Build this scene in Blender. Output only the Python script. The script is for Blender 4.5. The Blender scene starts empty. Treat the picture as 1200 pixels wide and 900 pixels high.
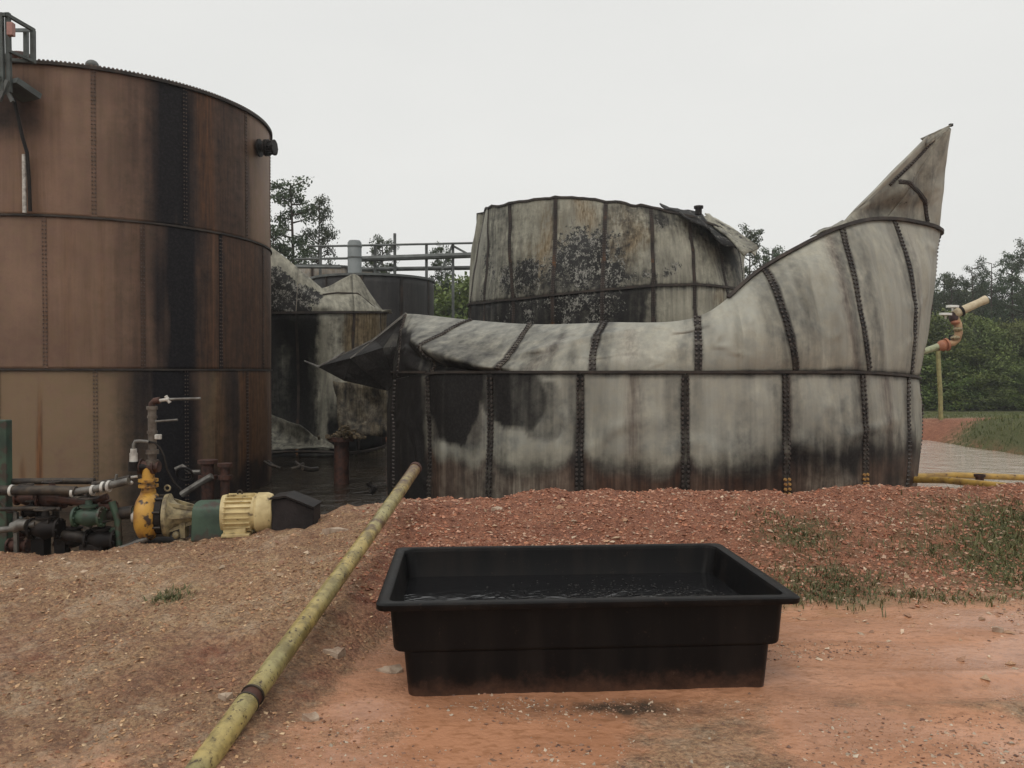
import bpy, math, random
import numpy as np
from math import radians, sin, cos, pi

# ------------------------------------------------------------------ camera, sky, sun
rng = np.random.default_rng(7)
random.seed(7)
SC = bpy.context.scene
COL = SC.collection
EYE = 1.7
F = 960.0            # focal length in pixels of a 1200 px wide frame
cam_d = bpy.data.cameras.new('camera')
cam = bpy.data.objects.new('camera', cam_d)
COL.objects.link(cam)
cam.location = (0, 0, EYE)
cam.rotation_euler = (radians(90) - math.atan(14 / F), 0, 0)
cam_d.sensor_width = 36
cam_d.lens = F / 1200 * 36
cam_d.clip_end = 9000
cam_d.clip_start = 0.05
SC.camera = cam

SUN_EL, SUN_AZ = radians(58), radians(200)
world = bpy.data.worlds.new("World")
SC.world = world
world.use_nodes = True
wn, wl = world.node_tree.nodes, world.node_tree.links
for n in list(wn): wn.remove(n)
w_out = wn.new('ShaderNodeOutputWorld')
w_bg = wn.new('ShaderNodeBackground')
w_sky = wn.new('ShaderNodeTexSky')
w_sky.sky_type = 'NISHITA'
w_sky.sun_disc = False
w_sky.sun_elevation = SUN_EL
w_sky.sun_rotation = SUN_AZ
w_sky.air_density = 1.0
w_sky.dust_density = 4.0
w_tc = wn.new('ShaderNodeTexCoord')
w_no = wn.new('ShaderNodeTexNoise')
w_no.inputs['Scale'].default_value = 1.3
w_no.inputs['Detail'].default_value = 4
w_map = wn.new('ShaderNodeMapping')
w_map.inputs['Scale'].default_value = (1, 1, 2.5)
wl.new(w_tc.outputs['Generated'], w_map.inputs[0])
wl.new(w_map.outputs[0], w_no.inputs['Vector'])
w_cl = wn.new('ShaderNodeMix'); w_cl.data_type = 'RGBA'      # overcast cloud deck
w_cl.inputs[6].default_value = (7.2, 7.25, 7.1, 1)
w_cl.inputs[7].default_value = (8.9, 8.85, 8.5, 1)
wl.new(w_no.outputs['Fac'], w_cl.inputs[0])
w_mx = wn.new('ShaderNodeMix'); w_mx.data_type = 'RGBA'
w_mx.inputs[0].default_value = 0.95
wl.new(w_sky.outputs[0], w_mx.inputs[6])
wl.new(w_cl.outputs[2], w_mx.inputs[7])
wl.new(w_mx.outputs[2], w_bg.inputs['Color'])
w_bg.inputs['Strength'].default_value = 0.105
wl.new(w_bg.outputs[0], w_out.inputs['Surface'])

sun_d = bpy.data.lights.new('sun', 'SUN')
sun_d.energy = 0.9
sun_d.angle = radians(28)
sun_d.color = (1, 0.96, 0.9)
sun = bpy.data.objects.new('sun', sun_d)
COL.objects.link(sun)
sun.rotation_euler = (radians(90) - SUN_EL, 0, radians(180) - SUN_AZ)
sun.location = (0, -5, 30)

SC.view_settings.view_transform = 'Standard'
SC.view_settings.look = 'None'
SC.view_settings.exposure = 0.0
SC.view_settings.gamma = 1
SC.render.engine = 'CYCLES'

# ------------------------------------------------------------------ helpers
def at(px, py, Y):
    """measured from the photograph: image point at distance Y -> place"""
    return np.array([(px - 600) / F * Y, Y, EYE + (436 - py) / F * Y])

def hsh(ix, iy, iz):
    h = (ix.astype(np.int64) * 374761393 + iy.astype(np.int64) * 668265263 + iz.astype(np.int64) * 2147483647) & 0xffffffff
    h = ((h ^ (h >> 13)) * 1274126177) & 0xffffffff
    h = ((h ^ (h >> 16)) * 2246822519) & 0xffffffff
    return ((h ^ (h >> 15)) & 0xffffff) / float(0xffffff)

def vnoise(x, y, z=None):
    x = np.asarray(x, float); y = np.asarray(y, float)
    z = np.zeros_like(x) if z is None else np.asarray(z, float)
    x, y, z = np.broadcast_arrays(x, y, z)
    ix, iy, iz = np.floor(x), np.floor(y), np.floor(z)
    fx, fy, fz = x - ix, y - iy, z - iz
    fx, fy, fz = [f * f * (3 - 2 * f) for f in (fx, fy, fz)]
    r = 0
    for a in (0, 1):
        for b in (0, 1):
            for c in (0, 1):
                w = (fx if a else 1 - fx) * (fy if b else 1 - fy) * (fz if c else 1 - fz)
                r = r + w * hsh(ix + a, iy + b, iz + c)
    return r

def fbm(x, y, z=None, o=4):
    s, a, t = 0, 1.0, 0
    z = np.zeros_like(np.asarray(x, float)) if z is None else z
    for i in range(o):
        s = s + a * vnoise(np.asarray(x) * 2 ** i + 17.3 * i, np.asarray(y) * 2 ** i + 5.1 * i, np.asarray(z) * 2 ** i)
        t += a; a *= .5
    return s / t

def sstep(a, b, x):
    t = np.clip((np.asarray(x, float) - a) / (b - a), 0, 1)
    return t * t * (3 - 2 * t)

def unit(v):
    v = np.asarray(v, float)
    return v / (np.linalg.norm(v) + 1e-12)

def tag(o, label=None, cat=None, group=None, kind=None):
    if label: o['label'] = label
    if cat: o['category'] = cat
    if group: o['group'] = group
    if kind: o['kind'] = kind
    return o

def empty(name, loc, label, cat, group=None):
    o = bpy.data.objects.new(name, None)
    COL.objects.link(o)
    o.location = tuple(float(v) for v in loc)
    o.empty_display_size = .2
    return tag(o, label, cat, group)

def wloc(p):
    L = np.zeros(3)
    while p is not None:
        L = L + np.array(p.location); p = p.parent
    return L

def mesh_obj(name, V, Fc, mat, parent=None, smooth=True, attr=None, data=None):
    if data is None:
        V = np.asarray(V, float) - wloc(parent)
        me = bpy.data.meshes.new(name)
        if isinstance(Fc, np.ndarray):
            n, k = Fc.shape
            me.vertices.add(len(V)); me.vertices.foreach_set('co', V.astype(np.float32).ravel())
            me.loops.add(n * k); me.loops.foreach_set('vertex_index', Fc.astype(np.int32).ravel())
            me.polygons.add(n)
            me.polygons.foreach_set('loop_start', np.arange(0, n * k, k, dtype=np.int32))
            me.polygons.foreach_set('loop_total', np.full(n, k, dtype=np.int32))
            me.update(calc_edges=True)
        else:
            me.from_pydata([tuple(v) for v in V], [], [tuple(int(i) for i in f) for f in Fc])
            me.update()
        if attr is not None:
            a = me.color_attributes.new('stain', 'FLOAT_COLOR', 'POINT')
            a.data.foreach_set('color', np.asarray(attr, np.float32).ravel())
        me.materials.append(mat)
        me.polygons.foreach_set('use_smooth', np.full(len(me.polygons), bool(smooth)))
        if smooth and smooth != 'all':
            try: me.set_sharp_from_angle(angle=radians(40))
            except Exception: pass
        me.validate()
    else:
        me = data
    o = bpy.data.objects.new(name, me)
    COL.objects.link(o)
    if parent is not None: o.parent = parent
    return o

def thick(o, t, off=0):
    m = o.modifiers.new('thickness', 'SOLIDIFY'); m.thickness = t; m.offset = off
    return o

def bevel(o, w, s=2):
    m = o.modifiers.new('edge', 'BEVEL'); m.width = w; m.segments = s; m.limit_method = 'ANGLE'; m.angle_limit = radians(40)
    return o

class MB:
    def __init__(s): s.v = []; s.f = []; s.n = 0
    def add(s, V, Fc):
        s.v.append(np.asarray(V, float)); s.f += [tuple(int(i) + s.n for i in f) for f in Fc]; s.n += len(V)
        return s
    def box(s, c, size, ax=None):
        c = np.asarray(c, float); h = np.asarray(size, float) / 2
        A = np.eye(3) if ax is None else np.array(ax)
        V = [c + A.T @ (h * np.array([i, j, k])) for i in (-1, 1) for j in (-1, 1) for k in (-1, 1)]
        return s.add(V, [(0, 1, 3, 2), (4, 6, 7, 5), (0, 4, 5, 1), (2, 3, 7, 6), (0, 2, 6, 4), (1, 5, 7, 3)])
    def bar(s, a, b, w, h=None):
        a = np.asarray(a, float); b = np.asarray(b, float); d = b - a; L = np.linalg.norm(d); d = d / L
        up = np.array([0, 0, 1.]) if abs(d[2]) < .95 else np.array([0, 1., 0])
        x = unit(np.cross(d, up)); y = np.cross(x, d)
        return s.box((a + b) / 2, (L, w, h or w), [d, x, y])
    def cyl(s, a, b, r0, r1=None, n=14, caps=True):
        return s.tube([a, b], [r0, r0 if r1 is None else r1], n, caps)
    def tube(s, pts, r, n=12, caps=True):
        P = [np.asarray(p, float) for p in pts]; m = len(P)
        R = [r] * m if np.isscalar(r) else list(r)
        T = [unit(P[min(i + 1, m - 1)] - P[max(i - 1, 0)]) for i in range(m)]
        up = np.array([0, 0, 1.]) if abs(T[0][2]) < .9 else np.array([0, 1., 0])
        x = unit(np.cross(T[0], up)); V = []
        for i in range(m):
            x = unit(x - T[i] * np.dot(x, T[i])); y = np.cross(T[i], x)
            for k in range(n):
                a = 2 * pi * k / n
                V.append(P[i] + R[i] * (cos(a) * x + sin(a) * y))
        Fc = [(i * n + k, i * n + (k + 1) % n, (i + 1) * n + (k + 1) % n, (i + 1) * n + k) for i in range(m - 1) for k in range(n)]
        if caps: Fc += [tuple(range(n))[::-1], tuple(range((m - 1) * n, m * n))]
        return s.add(V, Fc)
    def prof(s, a, d, prof, n=20):
        """surface of revolution: prof = [(distance along d, radius)]"""
        d = unit(d); a = np.asarray(a, float)
        return s.tube_raw([a + d * t for t, _ in prof], d, [r for _, r in prof], n)
    def tube_raw(s, P, d, R, n):
        up = np.array([0, 0, 1.]) if abs(d[2]) < .9 else np.array([0, 1., 0])
        x = unit(np.cross(d, up)); y = np.cross(d, x); m = len(P)
        V = [P[i] + R[i] * (cos(2 * pi * k / n) * x + sin(2 * pi * k / n) * y) for i in range(m) for k in range(n)]
        Fc = [(i * n + k, i * n + (k + 1) % n, (i + 1) * n + (k + 1) % n, (i + 1) * n + k) for i in range(m - 1) for k in range(n)]
        Fc += [tuple(range(n))[::-1], tuple(range((m - 1) * n, m * n))]
        return s.add(V, Fc)
    def ring(s, c, ax, R, r, n=20, k=6):
        ax = unit(ax); up = np.array([0, 0, 1.]) if abs(ax[2]) < .9 else np.array([0, 1., 0])
        x = unit(np.cross(ax, up)); y = np.cross(ax, x); c = np.asarray(c, float); V = []
        for i in range(n):
            a = 2 * pi * i / n; d = cos(a) * x + sin(a) * y
            for j in range(k):
                b = 2 * pi * j / k
                V.append(c + d * (R + r * cos(b)) + ax * r * sin(b))
        Fc = [(i * k + j, ((i + 1) % n) * k + j, ((i + 1) % n) * k + (j + 1) % k, i * k + (j + 1) % k) for i in range(n) for j in range(k)]
        return s.add(V, Fc)
    def ball(s, c, r, n=10, m=6, sc=(1, 1, 1)):
        V = []; c = np.asarray(c, float)
        for i in range(m + 1):
            t = pi * i / m
            for j in range(n):
                p = 2 * pi * j / n
                V.append(c + r * np.array([sin(t) * cos(p) * sc[0], sin(t) * sin(p) * sc[1], cos(t) * sc[2]]))
        return s.add(V, [(i * n + j, (i + 1) * n + j, (i + 1) * n + (j + 1) % n, i * n + (j + 1) % n) for i in range(m) for j in range(n)])
    def build(s, name, mat, parent=None, smooth=True):
        return mesh_obj(name, np.concatenate(s.v), s.f, mat, parent, smooth)

# ------------------------------------------------------------------ materials
def nmat(name):
    m = bpy.data.materials.new(name); m.use_nodes = True
    nt = m.node_tree; N = nt.nodes
    b = N.get('Principled BSDF')
    return m, nt, N, nt.links, b

class G:
    """small node-graph writer"""
    def __init__(s, nt): s.N = nt.nodes; s.L = nt.links
    def set(s, sock, v):
        if hasattr(v, 'links') or hasattr(v, 'is_linked'): s.L.new(v, sock)
        elif isinstance(v, (tuple, list)): sock.default_value = tuple(v) + ((1,) if len(v) == 3 and len(sock.default_value) == 4 else ())
        else: sock.default_value = v
    def math(s, op, a, b=0.0, c=None, clamp=False):
        n = s.N.new('ShaderNodeMath'); n.operation = op; n.use_clamp = clamp
        s.set(n.inputs[0], a); s.set(n.inputs[1], b)
        if c is not None: s.set(n.inputs[2], c)
        return n.outputs[0]
    def mix(s, f, a, b, mode='MIX'):
        n = s.N.new('ShaderNodeMix'); n.data_type = 'RGBA'; n.blend_type = mode
        s.set(n.inputs[0], f); s.set(n.inputs[6], a); s.set(n.inputs[7], b)
        return n.outputs[2]
    def coord(s, scale=(1, 1, 1), kind='Object'):
        t = s.N.new('ShaderNodeTexCoord'); m = s.N.new('ShaderNodeMapping')
        m.inputs['Scale'].default_value = scale
        s.L.new(t.outputs[kind], m.inputs[0]); return m.outputs[0]
    def noise(s, sc, det=4, scale=(1, 1, 1), rough=.55, dist=0.0):
        n = s.N.new('ShaderNodeTexNoise'); s.L.new(s.coord(scale), n.inputs['Vector'])
        n.inputs['Scale'].default_value = sc; n.inputs['Detail'].default_value = det
        n.inputs['Roughness'].default_value = rough; n.inputs['Distortion'].default_value = dist
        return n.outputs['Fac']
    def voro(s, sc, scale=(1, 1, 1), out='Distance'):
        n = s.N.new('ShaderNodeTexVoronoi'); s.L.new(s.coord(scale), n.inputs['Vector'])
        n.inputs['Scale'].default_value = sc
        return n.outputs[out]
    def step(s, x, a, b):
        n = s.N.new('ShaderNodeMapRange'); n.interpolation_type = 'SMOOTHSTEP'
        s.set(n.inputs['Value'], x); n.inputs['From Min'].default_value = a; n.inputs['From Max'].default_value = b
        return n.outputs[0]
    def bump(s, h, strength=.3, dist=.02, prev=None):
        n = s.N.new('ShaderNodeBump'); n.inputs['Strength'].default_value = strength; n.inputs['Distance'].default_value = dist
        s.L.new(h, n.inputs['Height'])
        if prev is not None: s.L.new(prev, n.inputs['Normal'])
        return n.outputs[0]
    def attr(s, name='stain'):
        n = s.N.new('ShaderNodeAttribute'); n.attribute_name = name
        sp = s.N.new('ShaderNodeSeparateColor'); s.L.new(n.outputs['Color'], sp.inputs[0])
        return sp.outputs[0], sp.outputs[1], sp.outputs[2], n.outputs['Alpha']
    def edge(s, a, nz, k=1.0):
        """roughen a soft 0..1 mask with noise, leaving 0 and 1 untouched"""
        inv = s.math('SUBTRACT', 1.0, a)
        w = s.math('MULTIPLY', s.math('MULTIPLY', a, inv), 4.0 * k)
        return s.math('ADD', a, s.math('MULTIPLY', w, s.math('MULTIPLY', s.math('SUBTRACT', nz, 0.5), 2.2)), clamp=True)

def simple(name, c1, c2=None, rough=.6, metal=0.0, sc=8, bump=.15, spots=None, spot_thr=(.6, .66), spot_sc=20, stretch=(1, 1, 1)):
    m, nt, N, L, b = nmat(name); g = G(nt)
    c2 = c2 or tuple(v * .6 for v in c1)
    n1 = g.noise(sc, 6, stretch); col = g.mix(g.step(n1, .35, .7), c1, c2)
    if spots:
        n2 = g.noise(spot_sc, 3); col = g.mix(g.step(n2, *spot_thr), col, spots)
    L.new(col, b.inputs['Base Color'])
    b.inputs['Roughness'].default_value = rough; b.inputs['Metallic'].default_value = metal
    b.inputs['Specular IOR Level'].default_value = .5 if max(c1) > .06 else .22
    if bump: L.new(g.bump(g.noise(sc * 6, 4), bump, .01), b.inputs['Normal'])
    return m

def tank_mat(name, p1, p2, soot=(.013, .012, .012), rust=(.11, .045, .018), pale=(.55, .54, .5), metal=.0, rough=.6, streak=1.0, mott=1.0, ek=1.0):
    m, nt, N, L, b = nmat(name); g = G(nt)
    R, Gc, B, A = g.attr()
    st = g.noise(5.0, 5, (1.6, 1.6, .1), .6)
    st2 = g.noise(16.0, 4, (1.6, 1.6, .08), .6)
    mid = g.noise(1.1, 5); fine = g.noise(26, 6, rough=.7); med = g.noise(6, 6, rough=.65)
    grime = g.math('MULTIPLY', g.math('ADD', g.math('MULTIPLY', st, .5 * streak), g.math('MULTIPLY', mid, 1 - .5 * streak)), 1.0)
    col = g.mix(g.step(grime, .34, .66), p1, p2)
    col = g.mix(g.math('MULTIPLY', g.step(st2, .5, .85), .45 * streak), col, tuple(v * .45 for v in p1))
    col = g.mix(g.math('MULTIPLY', g.step(fine, .42, .72), .45 * mott), col, tuple(v * .5 for v in p2))
    col = g.mix(g.math('MULTIPLY', g.step(med, .5, .72), .35 * mott), col, tuple(v * .55 for v in p1))
    col = g.mix(g.edge(B, med, 1.3), col, g.mix(med, pale, tuple(v * .7 for v in pale)))
    nr = g.math('ADD', g.math('MULTIPLY', st2, .6), g.math('MULTIPLY', med, .4))
    rc = g.mix(g.step(st2, .35, .65), rust, tuple(v * .45 for v in rust))
    col = g.mix(g.edge(Gc, nr, 1.6 * ek), col, rc)
    ns = g.math('ADD', g.math('MULTIPLY', med, .6), g.math('MULTIPLY', st, .4))
    sc_ = g.mix(g.step(fine, .4, .7), soot, tuple(v * 2.2 for v in soot))
    col = g.mix(g.edge(R, ns, 1.5 * ek), col, sc_)
    sp = g.step(g.math('ADD', g.math('MULTIPLY', g.noise(17, 9, (1, 1, .8), rough=.8), .62), g.math('MULTIPLY', g.noise(4.5, 5, rough=.7), .38)), .515, .545)
    sp2 = g.step(g.noise(30, 5, rough=.7), .45, .6)
    fl = g.mix(sp, (.012, .011, .0105), g.mix(sp2, (.30, .29, .255), (.10, .095, .085)))
    col = g.mix(g.step(g.edge(A, g.noise(7, 8, rough=.8), 1.8), .45, .55), col, fl)
    L.new(col, b.inputs['Base Color'])
    b.inputs['Metallic'].default_value = metal
    rr = g.math('ADD', rough - .1, g.math('MULTIPLY', med, .25))
    L.new(g.math('SUBTRACT', .5, g.math('MULTIPLY', R, .35)), b.inputs['Specular IOR Level'])
    L.new(rr, b.inputs['Roughness'])
    h = g.math('ADD', g.math('MULTIPLY', med, .5), g.math('MULTIPLY', fine, .3))
    bp = g.bump(g.noise(1.3, 2), .3, .06)
    L.new(g.bump(h, .4, .012, bp), b.inputs['Normal'])
    return m

M = {}
M['left_tank'] = tank_mat('heat_browned_steel', (.235, .138, .092), (.155, .086, .058), soot=(.010, .009, .0105), rust=(.21, .085, .028), pale=(.27, .18, .10), rough=.55, metal=.1, streak=.5, mott=.35, ek=.38)
M['front_tank'] = tank_mat('scorched_pale_steel', (.43, .405, .325), (.29, .27, .215), soot=(.014, .0125, .012), rust=(.115, .047, .024), pale=(.455, .45, .39), metal=.15, rough=.5, streak=.7, mott=.45, ek=.55)
M['back_tank'] = tank_mat('burnt_flaking_steel', (.37, .355, .28), (.19, .18, .14), rust=(.27, .18, .08), pale=(.50, .475, .38), metal=.1, rough=.6)
M['dark_tank'] = tank_mat('black_burnt_steel', (.035, .033, .034), (.016, .015, .016), rust=(.1, .085, .08), pale=(.2, .19, .18), rough=.6, streak=1.3)
M['tan_tank'] = tank_mat('tan_steel', (.33, .27, .20), (.24, .19, .14), rough=.6)
M['seam'] = simple('sooty_seam_steel', (.028, .023, .021), (.07, .05, .04), .65, .1, 3, .15, (.16, .075, .03), (.60, .70), 1.2)
M['seam_left'] = simple('browned_seam_steel', (.15, .10, .078), (.10, .068, .052), .6, .1, 3)
M['bolt'] = simple('bolt_steel', (.075, .06, .052), (.028, .022, .02), .5, .3, 5, 0)
M['bolt_ochre'] = simple('ochre_rusty_bolts', (.42, .24, .07), (.22, .09, .03), .7, 0, 9, 0)
M['bolt_left'] = simple('brown_bolt_steel', (.07, .048, .04), (.12, .085, .065), .6, .2, 5, 0)
M['rim'] = simple('dark_rim_steel', (.035, .03, .028), (.07, .055, .045), .6, .2, 4)
M['green'] = simple('green_paint', (.05, .088, .055), (.022, .04, .028), .55, 0, 5, .2, (.05, .035, .025), (.54, .66), 8)
M['greygreen'] = simple('grey_green_paint', (.09, .105, .10), (.05, .055, .052), .6, .1, 5)
M['yellow'] = simple('yellow_paint', (.55, .30, .05), (.30, .14, .03), .5, 0, 9, .2, (.05, .03, .02), (.53, .64), 12)
M['cream'] = simple('cream_paint', (.70, .57, .30), (.46, .35, .17), .5, 0, 7, .1, (.10, .065, .035), (.56, .68), 9)
M['tanpaint'] = simple('dirty_tan_paint', (.36, .29, .16), (.11, .085, .05), .55, 0, 16)
M['black'] = simple('black_metal', (.011, .009, .009), (.026, .02, .017), .6, .1, 6)
M['darkpipe'] = simple('sooty_pipe', (.032, .028, .027), (.09, .07, .052), .5, .3, 9)
M['rustpipe'] = simple('rusty_pipe', (.085, .034, .022), (.028, .014, .011), .7, .1, 12)
M['white'] = simple('white_plastic', (.62, .6, .55), (.3, .27, .24), .5, 0, 14, .05)
M['greypipe'] = simple('grey_pipe', (.20, .19, .17), (.08, .07, .062), .45, .4, 9)
M['hazegrey'] = simple('weathered_grey_steel', (.14, .15, .145), (.08, .085, .08), .6, .2, 3)
M['blackbox'] = simple('charred_box', (.03, .024, .024), (.012, .01, .01), .7, 0, 5, .4)
M['brightwhite'] = simple('white_enamel', (.85, .84, .8), (.7, .68, .64), .4, 0, 3, 0)
M['pink'] = simple('faded_pink_plastic', (.38, .2, .17), (.28, .14, .12), .6)
def poly_mat():
    m, nt, N, L, b = nmat('black_polyethylene'); g = G(nt)
    t = N.new('ShaderNodeTexCoord'); sx = N.new('ShaderNodeSeparateXYZ'); L.new(t.outputs['Object'], sx.inputs[0])
    sp = g.noise(11, 7, rough=.75); st = g.noise(7, 5, (1, 1, .12)); fine = g.noise(70, 4, rough=.7)
    base = g.mix(g.step(st, .4, .65), (.0045, .0042, .0045), (.012, .0095, .0085))
    low = g.math('ADD', g.math('MULTIPLY', sx.outputs[2], -5.5), g.math('MULTIPLY', sp, 1.5))
    mud = g.math('MULTIPLY', g.step(low, .0, .95), .6)
    col = g.mix(mud, base, (.13, .066, .042))
    col = g.mix(g.math('MULTIPLY', g.step(g.math('ADD', g.math('MULTIPLY', fine, .5), g.math('MULTIPLY', sp, .5)), .58, .66), .35), col, (.11, .07, .05))
    L.new(col, b.inputs['Base Color']); b.inputs['Specular IOR Level'].default_value = .16
    L.new(g.math('ADD', .33, g.math('MULTIPLY', st, .3)), b.inputs['Roughness'])
    L.new(g.bump(g.noise(3, 3), .12, .03), b.inputs['Normal'])
    return m
M['poly'] = None
M['bark'] = simple('bark', (.07, .05, .038), (.03, .022, .018), .9, 0, 6, .5, None, (0, 1), 1, (1, 1, .3))
M['yellowpipe2'] = simple('ochre_pipe', (.50, .31, .07), (.26, .15, .05), .5, 0, 6, .1, (.1, .05, .02), (.62, .7), 12)

def pipe_mat():
    m, nt, N, L, b = nmat('worn_yellow_green_pipe'); g = G(nt)
    big = g.noise(1.6, 4); med = g.noise(9, 6, rough=.7)
    col = g.mix(g.step(big, .38, .62), (.46, .345, .12), (.35, .305, .135))
    col = g.mix(g.math('MULTIPLY', g.step(med, .40, .62), .8), col, (.16, .125, .045))
    geo = N.new('ShaderNodeNewGeometry'); sx = N.new('ShaderNodeSeparateXYZ'); L.new(geo.outputs['Normal'], sx.inputs[0])
    spots = g.step(g.noise(34, 5, rough=.7), .57, .62)
    clus = g.step(g.noise(2.4, 2), .36, .5)
    col = g.mix(g.math('MULTIPLY', spots, clus), col, (.05, .03, .015))
    # rusty towards the charred end that hangs over the pit
    R, Gc, B, A = g.attr()
    col = g.mix(g.edge(R, med, 1.6), col, g.mix(med, (.16, .07, .035), (.05, .035, .025)))
    L.new(col, b.inputs['Base Color']); b.inputs['Roughness'].default_value = .42
    L.new(g.bump(g.noise(40, 4), .15, .01), b.inputs['Normal'])
    return m
M['mainpipe'] = pipe_mat()
M['poly'] = poly_mat()

def water_mat(name, col, rough=.06, bsc=2.2, bst=.9, muddy=None):
    m, nt, N, L, b = nmat(name); g = G(nt)
    n = g.noise(.25, 4)
    c0 = g.mix(g.step(n, .35, .65), col, tuple(v * .55 for v in col))
    if muddy:
        t = N.new('ShaderNodeTexCoord'); sx = N.new('ShaderNodeSeparateXYZ'); L.new(t.outputs['Object'], sx.inputs[0])
        c0 = g.mix(g.step(g.math('ADD', sx.outputs[0], g.math('MULTIPLY', n, 4.0)), 5.0, 10.0), c0, muddy)
    L.new(c0, b.inputs['Base Color'])
    b.inputs['Roughness'].default_value = rough
    b.inputs['IOR'].default_value = 1.33
    h = g.math('ADD', g.noise(bsc, 4, (1, 1.15, 1), .7, .6), g.math('MULTIPLY', g.noise(bsc * 5, 2, (1, 1.1, 1)), .25))
    h = g.math('ADD', h, g.math('MULTIPLY', g.noise(bsc * .3, 4, (1, 1.3, 1), .6, 1.0), 1.6))
    L.new(g.bump(h, bst, .06), b.inputs['Normal'])
    return m
M['water'] = water_mat('oily_flood_water', (.045, .035, .026), .04, muddy=(.42, .35, .28))
M['oil'] = water_mat('black_oily_liquid', (.01, .01, .011), .12, 2.0, .2)

def ground_mat():
    m, nt, N, L, b = nmat('red_clay_and_gravel'); g = G(nt)
    R, Gc, B, A = g.attr()          # gravelly, wet mud, green, pale dust/oil
    big = g.noise(.9, 5); med = g.noise(5, 7, rough=.65); fine = g.noise(38, 6, rough=.7); vf = g.noise(120, 4, rough=.7)
    clay = g.mix(g.step(big, .35, .65), (.50, .30, .17), (.36, .195, .11))
    clay = g.mix(g.math('MULTIPLY', g.step(med, .42, .62), .7), clay, (.56, .37, .205))
    clay = g.mix(g.math('MULTIPLY', g.step(fine, .47, .60), .75), clay, (.20, .095, .055))
    clay = g.mix(g.math('MULTIPLY', g.step(vf, .53, .64), .65), clay, (.62, .45, .27))
    pat = g.step(g.math('ADD', g.math('MULTIPLY', g.noise(2.3, 6, rough=.7), .6), g.math('MULTIPLY', g.noise(11, 5, rough=.7), .4)), .50, .58)
    clay = g.mix(g.math('MULTIPLY', pat, .55), clay, (.60, .44, .30))
    pat2 = g.step(g.math('ADD', g.math('MULTIPLY', g.noise(1.7, 6, rough=.7), .55), g.math('MULTIPLY', g.noise(15, 5, rough=.7), .45)), .50, .60)
    clay = g.mix(g.math('MULTIPLY', pat2, .5), clay, (.22, .10, .062))
    red = g.mix(g.step(med, .35, .65), (.40, .165, .09), (.28, .105, .06))
    red = g.mix(g.math('MULTIPLY', g.step(vf, .5, .68), .7), red, (.46, .25, .165))
    red = g.mix(g.math('MULTIPLY', g.step(fine, .5, .68), .6), red, (.16, .06, .035))
    col = g.mix(g.edge(R, med, 1.6), clay, red)
    mud = g.mix(g.step(g.noise(1.5, 6, (1, 2.5, 1)), .35, .65), (.54, .265, .15), (.42, .20, .11))
    mud = g.mix(g.math('MULTIPLY', g.step(g.noise(14, 6, (1, 1.8, 1)), .48, .66), .6), mud, (.30, .135, .065))
    wet = g.edge(Gc, med, 1.5)
    col = g.mix(wet, col, mud)
    grn = g.mix(g.step(fine, .4, .65), (.085, .10, .035), (.16, .155, .06))
    col = g.mix(g.edge(B, med, 1.4), col, grn)
    col = g.mix(g.edge(A, med, 1.6), col, g.mix(fine, (.05, .035, .028), (.11, .075, .05)))
    cell = N.new('ShaderNodeTexVoronoi'); L.new(g.coord(), cell.inputs['Vector']); cell.inputs['Scale'].default_value = 42
    cell2 = N.new('ShaderNodeTexVoronoi'); L.new(g.coord(), cell2.inputs['Vector']); cell2.inputs['Scale'].default_value = 95
    sc1 = N.new('ShaderNodeSeparateColor'); L.new(cell.outputs['Color'], sc1.inputs[0])
    sc2 = N.new('ShaderNodeSeparateColor'); L.new(cell2.outputs['Color'], sc2.inputs[0])
    val = g.math('ADD', g.math('MULTIPLY', sc1.outputs[0], .5), g.math('MULTIPLY', sc2.outputs[0], .5))
    val = g.math('ADD', .62, g.math('MULTIPLY', val, .78))
    dry = g.math('SUBTRACT', 1.0, g.math('MULTIPLY', wet, .9))
    vm = g.math('ADD', g.math('MULTIPLY', val, dry), g.math('SUBTRACT', 1.0, dry))
    vc = N.new('ShaderNodeCombineColor'); [L.new(vm, vc.inputs[i]) for i in range(3)]
    col = g.mix(1.0, col, vc.outputs[0], 'MULTIPLY')
    L.new(col, b.inputs['Base Color'])
    pud = g.step(g.noise(.75, 4, (1, 2.4, 1)), .32, .52)
    rr = g.math('SUBTRACT', .88, g.math('MULTIPLY', g.math('MULTIPLY', wet, pud), .72))
    L.new(rr, b.inputs['Roughness'])
    h = g.math('ADD', g.math('MULTIPLY', fine, .7), g.math('MULTIPLY', vf, .35))
    h = g.math('ADD', h, g.math('MULTIPLY', g.math('SUBTRACT', .6, cell.outputs['Distance']), .5))
    h = g.math('MULTIPLY', h, g.math('SUBTRACT', 1.0, g.math('MULTIPLY', wet, g.math('ADD', .72, g.math('MULTIPLY', pud, .22)))))
    L.new(g.bump(h, 1.0, .05), b.inputs['Normal'])
    return m
M['ground'] = ground_mat()

def tinted(name, rough=.9, mul=1.0):
    m, nt, N, L, b = nmat(name); g = G(nt)
    a = N.new('ShaderNodeAttribute'); a.attribute_name = 'stain'
    n = g.noise(60, 3)
    L.new(g.mix(g.math('MULTIPLY', g.step(n, .4, .7), .35), a.outputs['Color'], (.12, .07, .05)), b.inputs['Base Color'])
    b.inputs['Roughness'].default_value = rough
    return m
M['stone'] = tinted('stones')

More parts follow.
